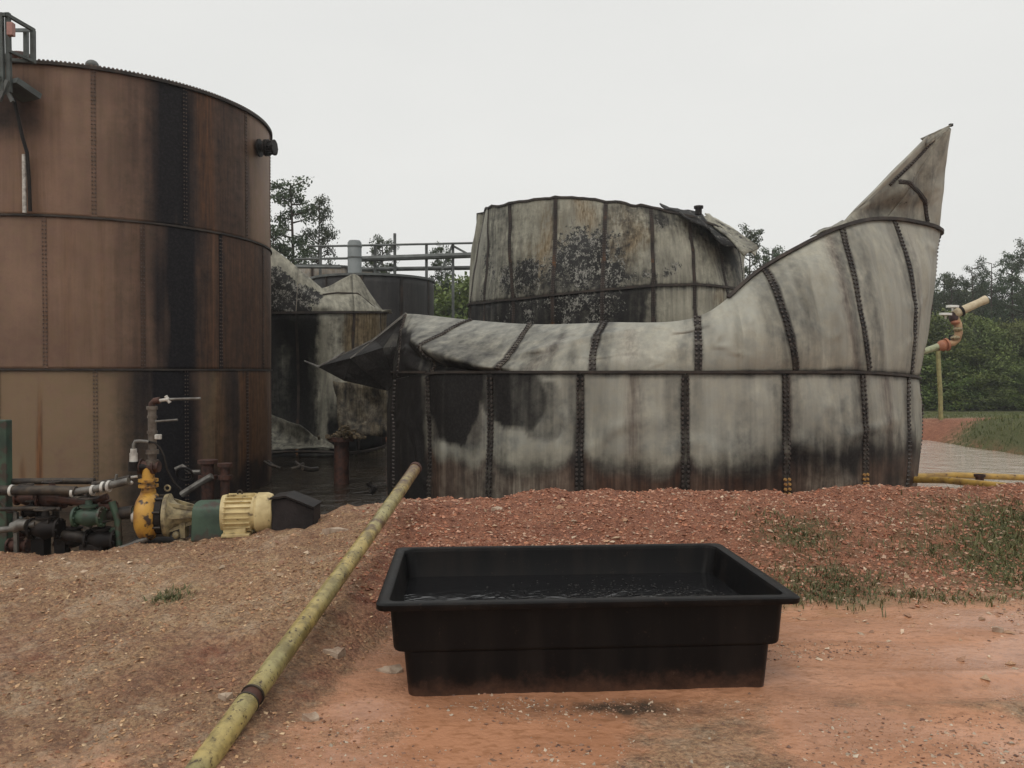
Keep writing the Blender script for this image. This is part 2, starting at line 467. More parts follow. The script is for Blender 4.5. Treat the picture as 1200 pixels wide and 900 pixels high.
def leaf_mat(name, c1, c2, c3):
    m, nt, N, L, b = nmat(name); g = G(nt)
    oi = N.new('ShaderNodeObjectInfo')
    col = g.mix(g.step(g.noise(.55, 4), .35, .65), c1, c2)
    col = g.mix(g.math('MULTIPLY', g.step(g.noise(5, 3), .5, .7), .5), col, c3)
    hs = N.new('ShaderNodeHueSaturation')
    L.new(g.math('ADD', .47, g.math('MULTIPLY', oi.outputs['Random'], .05)), hs.inputs['Hue'])
    L.new(g.math('ADD', .8, g.math('MULTIPLY', oi.outputs['Random'], .4)), hs.inputs['Value'])
    L.new(col, hs.inputs['Color'])
    L.new(hs.outputs[0], b.inputs['Base Color'])
    b.inputs['Roughness'].default_value = .7
    b.inputs['Subsurface Weight'].default_value = 0
    return m
M['pine'] = leaf_mat('pine_needles', (.05, .075, .032), (.03, .048, .022), (.085, .115, .045))
M['broad'] = leaf_mat('broad_leaves', (.13, .175, .038), (.07, .105, .028), (.20, .25, .06))
M['grass'] = leaf_mat('weed_leaves', (.13, .135, .045), (.08, .095, .032), (.24, .20, .09))

# ------------------------------------------------------------------ ground
def crestY(x): return np.interp(x, [-8, -4, -2.6, -1.7, -1.1, 0, 3, 6, 9], [6.9, 6.8, 7.2, 7.6, 7.8, 8.05, 8.2, 8.4, 8.6])
def crestZ(x): return np.interp(x, [-30, -8, -4, -3.1, -2.2, -1.7, -1.1, 0, 4, 8, 13], [.08, .10, .13, .17, .25, .36, .49, .50, .50, .49, .45])
def toeY(x): return np.interp(x, [-2.2, -1.25, -.75, 0, 3, 4.2, 8], [2.6, 3.2, 5.3, 5.85, 5.95, 6.3, 6.6])

def hz(x, y):
    x = np.asarray(x, float); y = np.asarray(y, float)
    wob = (fbm(x * .8, y * .8, o=3) - .5)
    Yc = crestY(x) + wob * .5; zc = crestZ(x) * (1 + (fbm(x * 1.1 + 40, y * .6, o=3) - .5) * .45); yt = toeY(x)
    s = np.clip((y - yt) / (Yc - yt), 0, 1)
    z = zc * (.35 * s + .65 * s * s * (3 - 2 * s))
    back = zc - .55 * np.clip(y - Yc - .25, 0, 99) - .0
    far = np.maximum(x - 13.0, y - 26.4) + (fbm(x * .35, y * .35, o=3) - .5) * 1.6
    far = np.maximum(far, -16 - x)
    bank = -.95 + (1.03 + .27 * sstep(27, 24.5, y)) * sstep(0, 2.4, far)
    bank = bank - 1.15 * sstep(31.5, 45, y)
    z = np.where(y > Yc, np.maximum(np.maximum(back, -.95), bank), z)
    # relief
    cl = (fbm(x * 3.2, y * 3.2, o=4) - .5); cf = (fbm(x * 16, y * 16, o=3) - .5)
    rough = np.clip(sstep(.02, .2, z) + sstep(-.9, -2.0, x) * sstep(3.0, 4.2, y), 0, 1) * sstep(60, 25, y)
    road = 1 - rough
    z = z + rough * (cl * .11 + cf * .05) + road * (cl * .022 + cf * .007)
    # wheel ruts in the mud of the track
    inroad = road * sstep(6.1, 5.3, y) * sstep(-1.6, -.6, x)
    for off in (4.35, 3.25):
        d = (y - (off + .10 * (x - 2) + .05 * np.sin(x * 1.7)))
        keep = sstep(1.5, 2.4, x)
        z = z - inroad * keep * (.036 * np.exp(-(d / .14) ** 2) - .014 * np.exp(-((np.abs(d) - .22) / .07) ** 2))
    return z

def spaced(lo, hi, step, flo, fhi, grow=1.16):
    a = list(np.arange(lo, hi + 1e-6, step))
    d = step; v = hi
    while v < fhi: d *= grow; v += d; a.append(v)
    d = step; v = lo; pre = []
    while v > flo: d *= grow; v -= d; pre.append(v)
    return np.array(pre[::-1] + a)
xs = spaced(-4.6, 6.4, .03, -4000, 4000, 1.09)
ys = spaced(2.9, 9.3, .03, -1500, 5000, 1.045)
XX, YY = np.meshgrid(xs, ys)
ZZ = hz(XX, YY)

def ground_fields(x, y, z):
    n = fbm(x * 1.3, y * 1.3, o=4) - .5
    n2 = fbm(x * .45 + 9, y * .45, o=3) - .5
    Yc = crestY(x); yt = toeY(x)
    right = sstep(-1.35, -.8, x)
    berm = sstep(-.1, .5, (y - yt) + n * .9) * right
    leftred = (1 - right) * sstep(.05, .35, n + .12) * .35
    red = np.clip(np.maximum(berm, leftred), 0, 1)
    red = np.where(y > 25, sstep(25.2, 26.2, y) * sstep(30, 28.6, y + n2 * 2) * sstep(24, 20, x + n2 * 3), red)
    wet = sstep(.35, -.25, (y - yt) + n * .9) * sstep(-1.9, -.7, x + n * 1.2) * (z < .25)
    wet = np.maximum(wet, .5 * sstep(3.9, 3.2, y + n) * sstep(-3.5, -1.5, x))
    dry_streak = sstep(.06, .2, n2 + n * .7) * sstep(4.3, 3.7, y - .15 * (x - 1)) * .8
    wet = np.clip(wet - dry_streak, 0, 1)
    gr = np.zeros_like(x)
    for cx, cy, rx, ry, a in ((2.4, 6.3, .55, .40, .75), (2.55, 7.2, .4, .4, .5), (4.15, 6.7, .6, .7, .95), (4.6, 7.4, .7, .6, .8), (3.5, 6.9, .4, .5, .35), (-2.35, 5.6, .16, .22, .3), (5.6, 7.0, .8, 1, .8), (2.0, 6.0, .5, .2, .35)):
        gr = np.maximum(gr, a * np.exp(-(((x - cx) / rx) ** 2 + ((y - cy) / ry) ** 2)) * (1 + n * 1.5))
    gr = np.where((y > 20) & (x > 13.2), np.maximum(gr, sstep(27.0, 25.4, y + n2 * 3) * sstep(13.2, 13.7, x)), gr)
    gr = np.where(y > 28.5, np.maximum(gr, sstep(28.8, 30.0, y + n2 * 2)), gr)
    oil = .8 * np.exp(-(((x - .55) / .42) ** 2 + ((y - 4.12) / .09) ** 2)) * (1 + n)  # oily stain at the trough's foot that also paints its contact shade
    oil = np.maximum(oil, .45 * sstep(.12, .25, n) * sstep(3.7, 3.2, y) * sstep(1.0, 2.0, x))
    inpit = sstep(.1, .8, y - Yc - .5) * (y < 26) * (x < 13.5)
    oil = np.maximum(oil, inpit * .85 * sstep(3.0, -1.0, x))
    return np.stack([red, wet, np.clip(gr, 0, 1), np.clip(oil, 0, 1)], -1)
GF = ground_fields(XX, YY, ZZ)
ny, nx = XX.shape
idx = np.arange(nx * ny).reshape(ny, nx)
quads = np.stack([idx[:-1, :-1], idx[:-1, 1:], idx[1:, 1:], idx[1:, :-1]], -1).reshape(-1, 4)
gnd = mesh_obj('ground', np.stack([XX, YY, ZZ], -1).reshape(-1, 3), quads, M['ground'], None, 'all', GF.reshape(-1, 4))
tag(gnd, kind='structure')

# flood water standing in the containment pit
wxs = np.linspace(-17.5, 15, 60); wys = np.linspace(8.2, 31, 50)
WX, WY = np.meshgrid(wxs, wys)
wi = np.arange(WX.size).reshape(WX.shape)
wq = np.stack([wi[:-1, :-1], wi[:-1, 1:], wi[1:, 1:], wi[1:, :-1]], -1).reshape(-1, 4)
WZ = -.55
tag(mesh_obj('flood_water', np.stack([WX, WY, np.full_like(WX, WZ)], -1).reshape(-1, 3), wq, M['water'], None, 'all'), kind='structure')

# loose stones lying on the ground
def scatter(name, n, xr, yr, dens, size, colors, seed, flat=.55, embed=.25, zoff=None):
    r = np.random.default_rng(seed)
    x = r.uniform(*xr, n * 6); y = yr[0] + (yr[1] - yr[0]) * r.random(n * 6)
    d = dens(x, y); keep = r.random(n * 6) < d
    x, y = x[keep][:n], y[keep][:n]; n = len(x)
    z = hz(x, y)
    s = size[0] + (size[1] - size[0]) * r.random(n) ** 4.5
    base = np.array([[1, 0, 0], [0, 1, 0], [-1, 0, 0], [0, -1, 0], [0, 0, 1], [0, 0, -1]], float)
    V = base[None] * (1 + r.uniform(-.35, .35, (n, 6, 1))) * np.stack([s, s * r.uniform(.5, 1, n), s * r.uniform(.25, flat, n)], -1)[:, None]
    V += r.uniform(-.18, .18, V.shape) * s[:, None, None]
    a = r.uniform(0, 2 * pi, n); t = r.normal(0, .35, n)
    ca, sa, ct, st = np.cos(a), np.sin(a), np.cos(t), np.sin(t)
    X = V[..., 0] * ct[:, None] - V[..., 2] * st[:, None]; Zv = V[..., 0] * st[:, None] + V[..., 2] * ct[:, None]; Yv = V[..., 1]
    X2 = X * ca[:, None] - Yv * sa[:, None]; Y2 = X * sa[:, None] + Yv * ca[:, None]
    P = np.stack([X2 + x[:, None], Y2 + y[:, None], Zv + (z + s * embed * .4)[:, None]], -1)
    fb = np.array([[0, 1, 4], [1, 2, 4], [2, 3, 4], [3, 0, 4], [1, 0, 5], [2, 1, 5], [3, 2, 5], [0, 3, 5]])
    Fc = (fb[None] + (np.arange(n) * 6)[:, None, None]).reshape(-1, 3)
    C = np.array(colors)[r.integers(0, len(colors), n)] * r.uniform(.7, 1.3, (n, 1))
    C4 = np.concatenate([C, np.ones((n, 1))], 1)
    C4 = np.repeat(C4[:, None], 6, 1).reshape(-1, 4)
    return tag(mesh_obj(name, P.reshape(-1, 3), Fc, M['stone'], None, False, C4), kind='stuff')

def d_berm(x, y):
    n = fbm(x * 2, y * 2, o=3)
    return sstep(-.15, .4, y - toeY(x) + (n - .5) * .8) * sstep(-1.5, -.7, x) * (y < crestY(x) + .9) * (.4 + .9 * n)
def d_left(x, y):
    n = fbm(x * 1.7 + 5, y * 1.7, o=3)
    return sstep(-.6, -1.3, x) * sstep(.3, .7, n + .08) * (y < crestY(x) + .3)
def d_road(x, y):
    n = fbm(x * 1.1 + 3, y * 2.6, o=4)
    g = sstep(.58, .68, n) * .6 + .012
    g = g + .9 * np.exp(-(((x - .5) / .75) ** 2 + ((y - 4.12) / .09) ** 2)) + .8 * np.exp(-(((x - 1.9) / .28) ** 2 + ((y - 5.0) / .12) ** 2))
    g = g + .5 * sstep(3.75, 3.4, y - .05 * x) * sstep(.8, 1.6, x) * sstep(.42, .6, n)
    return np.clip(g * sstep(-1.4, -.4, x) * (z_in_trough(x, y) < 0), 0, 1)
TR_C, TR_ROT, TR_W, TR_D = np.array([.375, 4.93]), radians(3.6), 1.9, 1.12
def z_in_trough(x, y):
    dx, dy = x - TR_C[0], y - TR_C[1]
    u = dx * cos(TR_ROT) + dy * sin(TR_ROT); v = -dx * sin(TR_ROT) + dy * cos(TR_ROT)
    return np.where((abs(u) < TR_W / 2) & (abs(v) < TR_D / 2), 1, -1)
REDS = [(.42, .175, .10), (.34, .125, .07), (.48, .23, .145), (.50, .28, .19), (.24, .09, .05), (.42, .18, .10), (.40, .19, .12), (.55, .38, .27)]
tag(scatter('red_gravel', 60000, (-1.7, 6.5), (5.5, 9.1), d_berm, (.005, .026), REDS, 11), 'red and pink rock chips covering the low bank behind the black trough')
TANS = [(.52, .33, .18), (.46, .27, .145), (.38, .20, .11), (.58, .41, .25), (.42, .24, .13), (.27, .125, .07), (.38, .20, .105)]
tag(scatter('clay_gravel', 30000, (-5.2, -.5), (3.0, 7.6), d_left, (.003, .017), TANS, 12), 'fine pale and brown gravel on the clay mound left of the yellow pipe')
tag(scatter('pale_pebbles', 11000, (-1.4, 4.6), (3.0, 6.2), d_road, (.003, .015), [(.48, .36, .26), (.38, .22, .14), (.5, .42, .32), (.26, .15, .10), (.16, .09, .065), (.36, .19, .12)], 13), 'pebbles washed together on the wet clay track in front of the trough')
tag(scatter('scattered_clods', 1500, (-5, 6), (3.1, 8), lambda x, y: .5 * (z_in_trough(x, y) < 0) * sstep(5.2, 7.5, y + .35 * abs(x + 1)), (.010, .042), [(.50, .34, .22), (.34, .19, .12), (.60, .46, .33), (.42, .25, .15)], 14), 'clods and bigger stones scattered over the clay')

# a few flat pale stones that can be picked out one by one
def slab(px, py, Y, w, h, label, col='slabstone', seed=0):
    r = np.random.default_rng(seed)
    p = at(px, py, Y); p[2] = hz(p[0:1], p[1:2])[0] + .012
    n = 9; a = np.sort(r.uniform(0, 2 * pi, n)); rad = r.uniform(.75, 1.05, n)
    top = np.stack([p[0] + w / 2 * rad * np.cos(a), p[1] + h / 2 * rad * np.sin(a), p[2] + r.uniform(.0, .02, n) + .012 * np.sin(a * 2)], -1)
    bot = top * 1; bot[:, :2] = p[:2] + (top[:, :2] - p[:2]) * 1.05; bot[:, 2] = p[2] - .03
    V = np.concatenate([top, bot, [p + [0, 0, .022]]])
    Fc = [(i, (i + 1) % n, 2 * n) for i in range(n)] + [(i, i + n, (i + 1) % n + n, (i + 1) % n) for i in range(n)]
    o = mesh_obj('flat_stone', V, Fc, M[col], None, False)
    tag(o, label, 'stone')
M['slabstone'] = simple('pale_dusty_stone', (.46, .36, .27), (.30, .2, .14), .9, 0, 20, .5)
slab(392, 770, 3.36 + 1.4, .15, .09, 'small pale flat stone lying on the clay between the long pipe and the trough', seed=3)
slab(362, 848, 3.98, .09, .05, 'tiny whitish flake of stone on the ground right of the pipe joint', seed=4)
slab(262, 838, 4.1, .07, .06, 'pale chip of stone touching the left side of the pipe near its joint', seed=5)
slab(396, 624, 7.0, .26, .2, 'broad tan slab of clay rock at the bank top beside the charred box', seed=6)
slab(581, 588, 7.7, .14, .08, 'pale flat stone on top of the red bank below the big tank seam', seed=7)
slab(455, 783, 4.62, .17, .1, 'grey brown flat stone beside the left end of the trough', seed=8)
slab(1170, 747, 5.35, .10, .06, 'white stone alone on the bare clay at the right', seed=9)

# ------------------------------------------------------------------ tanks
def mkgrid(c0, c1, r0, r1, nc, nr):
    c = np.linspace(c0, c1, nc + 1); r = np.linspace(r0, r1, nr + 1)
    C, R = np.meshgrid(c, r); i = np.arange(C.size).reshape(C.shape)
    q = np.stack([i[:-1, :-1], i[:-1, 1:], i[1:, 1:], i[1:, :-1]], -1).reshape(-1, 4)
    return C.ravel(), R.ravel(), q

def normals(S, c, r, e=.02):
    a = S(c + e, r) - S(c - e, r); b = S(c, r + e) - S(c, r - e)
    n = np.cross(a, b); return n / (np.linalg.norm(n, axis=-1, keepdims=True) + 1e-9)

def steel_panel(S, field, c0, c1, r0, r1, nc, nr, mat, parent, pillow=.0, t=.008, gap=.004):
    C, R, q = mkgrid(c0 + gap, c1 - gap, r0 + .002, r1 - .002, nc, nr)
    P = S(C, R)
    if pillow:
        a = (C - c0) / (c1 - c0); b = (R - r0) / (r1 - r0)
        P = P + normals(S, C, R) * (pillow * np.clip(np.sin(pi * a), 0, 1) ** .5 * np.clip(np.sin(pi * b), 0, 1) ** .5)[:, None]
    o = mesh_obj('steel_panel', P, q, mat, parent, 'all', field(C, R))
    thick(o, t, -1)
    return o

def seam_strip(S, c, r0, r1, w, mat, parent, n=24, h=.014, cfun=None, name='seam_strip', field=None):
    r = np.linspace(r0, r1, n + 1); cc = np.full_like(r, c) if cfun is None else cfun(r)
    P = S(cc, r); N = normals(S, cc, r)
    T = np.gradient(P, axis=0); T /= np.linalg.norm(T, axis=1, keepdims=True) + 1e-9
    X = np.cross(T, N)
    V = []
    for o_, hh in ((-w / 2, -.01), (-w / 2, h), (-w / 6, h + .004), (w / 6, h + .004), (w / 2, h), (w / 2, -.01)):
        V.append(P + X * o_ + N * hh)
    m = n + 1; V = np.concatenate(V)
    Fc = [(k * m + i, (k + 1) * m + i, (k + 1) * m + i + 1, k * m + i + 1) for k in range(5) for i in range(n)]
    Fc += [tuple(k * m for k in range(6)), tuple(k * m + n for k in range(5, -1, -1))]
    st = None if field is None else np.tile(field(cc, r), (6, 1))
    return mesh_obj(name, V, Fc, mat, parent, True, st)

def ring_flange(S, r, c0, c1, mat, parent, n=160, w=.05, h=.04, name='ring_flange'):
    c = np.linspace(c0, c1, n + 1); rr = r(c) if callable(r) else np.full_like(c, r)
    P = S(c, rr); N = normals(S, c, np.clip(rr - .02, 0.02, None))
    N[:, 2] *= .3; N /= np.linalg.norm(N, axis=1, keepdims=True)
    T = np.gradient(P, axis=0); T /= np.linalg.norm(T, axis=1, keepdims=True) + 1e-9
    U = np.cross(N, T); U *= np.sign(U[:, 2:3] + 1e-9)
    V = np.concatenate([P + N * -.015 + U * -w / 2, P + N * h + U * -w / 2, P + N * h + U * w / 2, P + N * -.015 + U * w / 2]); m = n + 1
    Fc = [(k * m + i, ((k + 1) % 4) * m + i, ((k + 1) % 4) * m + i + 1, k * m + i + 1) for k in range(4) for i in range(n)]
    Fc += [(0, m, 2 * m, 3 * m), (n, 3 * m + n, 2 * m + n, m + n)]
    return mesh_obj(name, V, Fc, mat, parent, True)

class Bolts:
    HEX = np.array([[cos(pi / 3 * k), sin(pi / 3 * k), 0] for k in range(6)] + [[.8 * cos(pi / 3 * k), .8 * sin(pi / 3 * k), 1] for k in range(6)])
    HF = [(k, (k + 1) % 6, 6 + (k + 1) % 6, 6 + k) for k in range(6)] + [(6, 7, 8, 9, 10, 11)]
    def __init__(s): s.P = []; s.N = []; s.r = []
    def add(s, P, N, r): s.P.append(P); s.N.append(N); s.r.append(np.full(len(P), r))
    def col(s, S, c, r0, r1, step, off, r, cfun=None, h=.016):
        rr = np.linspace(r0, r1, 60); cc = np.full_like(rr, c) if cfun is None else cfun(rr)
        P = S(cc, rr); L = np.concatenate([[0], np.cumsum(np.linalg.norm(np.diff(P, axis=0), axis=1))])
        k = np.arange(step / 2, L[-1], step); rk = np.interp(k, L, rr); ck = np.interp(k, L, cc)
        P = S(ck, rk); N = normals(S, ck, rk)
        T = S(ck, rk + .01) - S(ck, rk - .01); T /= np.linalg.norm(T, axis=1, keepdims=True) + 1e-9
        X = np.cross(T, N)
        for o in off: s.add(P + X * o + N * h, N, r)
    def build(s, mat, parent, hgt=1.0):
        P = np.concatenate(s.P); N = np.concatenate(s.N); r = np.concatenate(s.r)[:, None]
        up = np.where(abs(N[:, 2:3]) < .9, np.array([[0, 0, 1.]]), np.array([[1., 0, 0]]))
        X = np.cross(up, N); X /= np.linalg.norm(X, axis=1, keepdims=True); Y = np.cross(N, X)
        V = P[:, None] + r[:, None] * (X[:, None] * s.HEX[None, :, 0:1] + Y[:, None] * s.HEX[None, :, 1:2] + N[:, None] * s.HEX[None, :, 2:3] * hgt)
        n = len(P); q = np.array(s.HF[:6]); b = (np.arange(n) * 12)[:, None, None]
        qa = (q[None] + b).reshape(-1, 4)
        tops = np.array([[6, 7, 8, 9], [6, 9, 10, 11]])
        qb = (tops[None] + b).reshape(-1, 4)
        o = mesh_obj('bolts', V.reshape(-1, 3), np.concatenate([qa, qb]), mat, parent, False)
        o['kind'] = 'stuff'; return o

def blob(c, r, c0, r0, sc, sr, p=2):
    return np.exp(-(np.abs((c - c0) / sc) ** p + np.abs((r - r0) / sr) ** p))

def seamdist(c, off=0.0): return np.abs((c - off) - np.round(c - off))

# ---- the standing brown tank at the left
LT = np.array([-8.1, 16.2]); LR = 3.2; LZ = (-.72, 1.74, 4.19, 6.60)
def S_left(c, r):
    c = np.asarray(c, float); r = np.asarray(r, float)
    th = np.radians(-1.0 + 25.714 * c)
    z = np.interp(r, [-1, 0, 1, 2, 3, 4], [-3.1, *LZ, 9.0])
    th, z = np.broadcast_arrays(th, z)
    R = LR + .012 * (vnoise(th * 5, z * .8) - .5)
    return np.stack([LT[0] + R * np.sin(th), LT[1] - R * np.cos(th), z], -1)
def F_left(c, r):
    th = -1.0 + 25.714 * c + (vnoise(c * 6, r * 3) - .5) * 3.0 + (fbm(c * 8, r * .6, o=3) - .5) * 9
    t = np.floor(np.clip(r, 0, 2.999)); f = r - t
    n = fbm(c * 4, r * 2, o=4) - .5; ns = fbm(c * 14, r * .7, o=3) - .5
    soot = np.zeros_like(c); rust = np.zeros_like(c); pale = np.zeros_like(c)
    band = lambda a, b, w=4: sstep(a - w, a + w, th) * sstep(b + w, b - w, th)
    s3 = band(41, 54, 8) * 1.1 + .45 * band(28, 46, 14) + .66 * band(58, 80, 8)
    s3 = np.maximum(s3, .5 * sstep(.6, 1, f) * band(30, 72, 8))
    s2 = band(44, 55, 6) * 1.1 + .5 * band(30, 50, 13) + .62 * band(58, 105, 7)
    s1 = band(40, 56, 10) * 1.1 + .3 * band(28, 45, 10) * sstep(-.2, .3, 1.15 - f) + .3 * band(30, 45, 5)
    s1 = np.maximum(s1, .9 * sstep(.45, .2, f + n * .3) * band(42, 95, 6))
    s1 = np.maximum(s1, .45 * band(57, 100, 6)); s1 = np.maximum(s1, .85 * band(65, 71, 3)); s1 = np.maximum(s1, .5 * sstep(.85, 1.0, f) * band(25, 62, 6))
    soot = np.where(t == 2, s3, np.where(t == 1, s2, s1))
    soot = np.maximum(soot, .45 * sstep(.965, 1.0, f) * (1)) + .28 * sstep(.045, .01, seamdist(c, np.where(t == 1, .5, 0.))) * (ns + .4)
    # shade below the platform, painted in through the soot mask
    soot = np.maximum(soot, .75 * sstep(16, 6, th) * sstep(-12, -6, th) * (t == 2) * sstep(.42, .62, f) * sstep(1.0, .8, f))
    r3 = band(53, 61, 3) * 1.0 * (t == 2) + .5 * band(58, 76, 6) * (t == 2)
    r2 = (t == 1) * (.8 * band(54, 100, 5)) + (t == 1) * .25 * band(10, 40, 6) * (ns + .5)
    r1 = (t == 0) * (.55 * band(59, 66, 2) + .85 * band(71, 92, 3) + .95 * band(8.5, 12.5, .9) * sstep(1.0, .55, f))
    rust = np.clip(r3 + r2 + r1 + .25 * (t == 2) * band(2, 14, 4), 0, 1)
    pale = (t == 0) * (.6 * band(-30, 40, 6) + .95 * band(57, 65, 2.5) + .7 * band(72, 92, 4)) + .15 + .22 * (t == 2) * band(76, 100, 3)  # last band paints a metallic highlight on the top tier's right edge
    soot = np.maximum(soot, (t == 0) * .85 * sstep(.16, .04, f + n * .1))
    k = np.clip
    return np.stack([k(soot + ns * .12 * (soot > .1) + n * .12, 0, 1), k(rust + ns * .25 * (rust > .1), 0, 1), k(pale + n * .3, 0, 1), np.zeros_like(c)], -1)
tl = empty('storage_tank', (LT[0], LT[1], -.72), 'tall heat-browned bolted steel tank standing upright at the left edge, black soot running down it', 'storage tank')
bl = Bolts()
for t in range(3):
    off = 0.0 if t != 1 else .5
    for k in range(14):
        near = (k <= 3 or k >= 13)
        steel_panel(S_left, F_left, k + off, k + off + 1, t, t + 1, 44 if near else 6, 44 if near else 4, M['left_tank'], tl, .004)
        seam_strip(S_left, k + off, t + .01, t + .99, .075, M['left_tank'], tl, 24, .005, field=lambda c, r: np.clip(F_left(c, r) + [.12, 0, 0, 0], 0, 1))
        if k <= 4 or k >= 13: bl.col(S_left, k + off, t + .02, t + .985, .065, (-.022, .022), .013, h=.008)
for i, r in enumerate((1, 2)):
    ring_flange(S_left, r, 0, 14, M['rim'], tl, 160, .032, .03)
ring_flange(S_left, 3, 0, 14, M['rim'], tl, 160, .05, .05, 'top_rim')
cc = np.arange(-1.0, 4.6, .062 / 1.436); pp = S_left(cc, np.full_like(cc, 3.0)); pp[:, 2] += .028
bl.add(pp + normals(S_left, cc, np.full_like(cc, 2.9)) * .02, np.tile([[0, 0, 1.]], (len(cc), 1)), .022)
bl.build(M['bolt_left'], tl)
mb = MB(); n = 56; V = []
for i, (R_, z) in enumerate(((3.19, 6.60), (1.6, 6.78), (.05, 6.9))):
    V += [(LT[0] + R_ * cos(2 * pi * k / n), LT[1] + R_ * sin(2 * pi * k / n), z) for k in range(n)]
mb.add(V, [(i * n + k, i * n + (k + 1) % n, (i + 1) * n + (k + 1) % n, (i + 1) * n + k) for i in range(2) for k in range(n)] + [tuple(range(2 * n, 3 * n))])
mb.build('roof_deck', M['seam_left'], tl)
# domed vent cap on the rim
p = at(107, 78, 13.35); mb = MB(); mb.cyl(p + [0, .1, -.14], p + [0, .1, .03], .08, n=12); mb.ball(p + [0, .1, 0.03], .105, 12, 8, (1, 1, .8)); mb.build('vent_cap', M['hazegrey'], tl)
# flanged valve at the right shoulder of the tank
a = np.radians(84); nrm = np.array([sin(a), -cos(a), 0]); p = np.array([LT[0] + LR * sin(a), LT[1] - LR * cos(a), 6.02])
mb = MB(); mb.cyl(p - nrm * .05, p + nrm * .34, .075, n=14)
for d, r_ in ((.04, .17), (.16, .16), (.21, .16), (.33, .15)): mb.cyl(p + nrm * d, p + nrm * (d + .03), r_, n=18)
for k in range(8):
    q_ = 2 * pi * k / 8; t_ = np.array([-nrm[1], nrm[0], 0]); o_ = t_ * cos(q_) * .125 + np.array([0, 0, sin(q_) * .125])
    mb.cyl(p + nrm * .13 + o_, p + nrm * .37 + o_, .014, n=6)
mb.build('flanged_nozzle', M['black'], tl)
# level gauge pole and hose under the platform
mb = MB(); mb.cyl(at(30.5, 182, 12.9), at(30.5, 250, 12.93), .032, n=10); mb.build('gauge_pole', M['white'], tl)
mb = MB(); mb.tube([at(19, 118, 12.9), at(24, 140, 12.88), at(29, 163, 12.88), at(34, 180, 12.88), at(36, 210, 12.9), at(37, 248, 12.93)], .028, 8); mb.build('drain_hose', M['black'], tl)

# platform at the tank top
pf = empty('access_platform', at(15, 110, 12.5), 'grey green steel railing and platform bolted to the top of the left tank', 'platform')
def bars(name, lst, w, mat, parent):
    for a_, b_ in lst:
        m_ = MB(); m_.bar(a_, b_, w); m_.build(name, mat, parent, False)
Yp = 12.45
bars('post', [(at(5, 18, Yp), at(6, 108, Yp)), (at(13, 18, Yp + .05), at(14, 110, Yp + .05)), (at(42, 38, 12.8), at(42, 76, 12.8)), (at(34, 38, 13.3), at(34, 74, 13.3)), (at(-22, 18, Yp), at(-22, 108, Yp))], .062, M['greygreen'], pf)
bars('top_rail', [(at(-30, 20, Yp), at(11, 20, Yp)), (at(10, 19, Yp), at(43, 38, 12.8)), (at(43, 38, 12.8), at(20, 38, 13.6)), (at(-22, 38, Yp), at(5, 38, Yp))], .05, M['greygreen'], pf)
bars('toe_board', [(at(14, 62, Yp), at(43, 74, 12.8)), (at(16, 72, 12.5), at(42, 74, 12.85))], .04, M['greygreen'], pf)
bars('bracket', [(at(2, 120, 12.45), at(12, 96, 12.45)), (at(18, 121, 12.5), at(6, 98, 12.5)), (at(8, 96, 12.55), at(10, 112, 12.6))], .05, M['hazegrey'], pf)
mb = MB(); c0 = at(12, 102, 12.5); mb.bar(at(-30, 98, 12.6), at(13, 99, 12.6), .5, .07); mb.bar(at(12, 98, 12.6), at(40, 117, 12.95), .45, .09); mb.build('deck_plate', M['greygreen'], pf, False)
mb = MB(); mb.box(at(16.5, 37, 12.45), (.09, .09, .2)); bevel(mb.build('junction_box', M['pink'], pf, False), .01)
mb = MB(); q_ = at(26, 70, 13.6); mb.ball(q_, .22, 12, 6, (1.1, .8, .45)); mb.build('hatch', M['rustpipe'], pf)

# ---- the collapsed pale tank in front
FT = np.array([2.318, 14.97]); FR = 4.53; FST = 360 / 21
FB, FZ = -.76, 1.70
UP = .12      # the upper staves sit a little to the right of the lower ones
def f_ring(c, r=1.0):
    th = np.radians(-1.4 + FST * (c - 3))
    r = np.asarray(r, float)
    z = FB + (FZ - FB) * r
    dz = -.11 * sstep(.5, -1.2, c) * (c < 10) - .10 * sstep(4.6, 7.2, c) * (c < 12)
    x = FT[0] + FR * np.sin(th); y = FT[1] - FR * np.cos(th)
    flare = .21 * (r - .5).clip(-.5, 2) * sstep(4.4, 7.2, c) * (c < 14)
    x = x + flare
    bul = .10 * np.sin(pi * np.clip(r, 0, 1)) ** 1.0 * sstep(3.5, 6.0, c) * (c < 9)
    x = x + bul * np.sin(th) - .04 * np.sin(th); y = y - bul * np.cos(th) * .6
    return np.stack(np.broadcast_arrays(x, y, z + dz * sstep(.3, 1, r)), -1)
knots = np.arange(-1, 20)
ringk = f_ring(knots + UP)
mid_px = {-1: (468, 405, .15), 0: (507, 404, .28), 1: (604, 408, .36), 2: (697, 404, .22), 3: (819, 402, .05), 4: (919, 366, .02), 5: (1005, 345, .0), 6: (1067, 345, 0), 7: (1089, 352, 0)}
top_px = {-1: (475, 368, .6), 0: (553, 375, 1.15), 1: (624, 380, 1.0), 2: (708, 378, .7), 3: (817, 371, .3), 4: (896, 314, .6), 5: (984, 266, .55), 6: (1045, 257, .35), 7: (1099, 273, 0)}
MIDK, TOPK = [], []
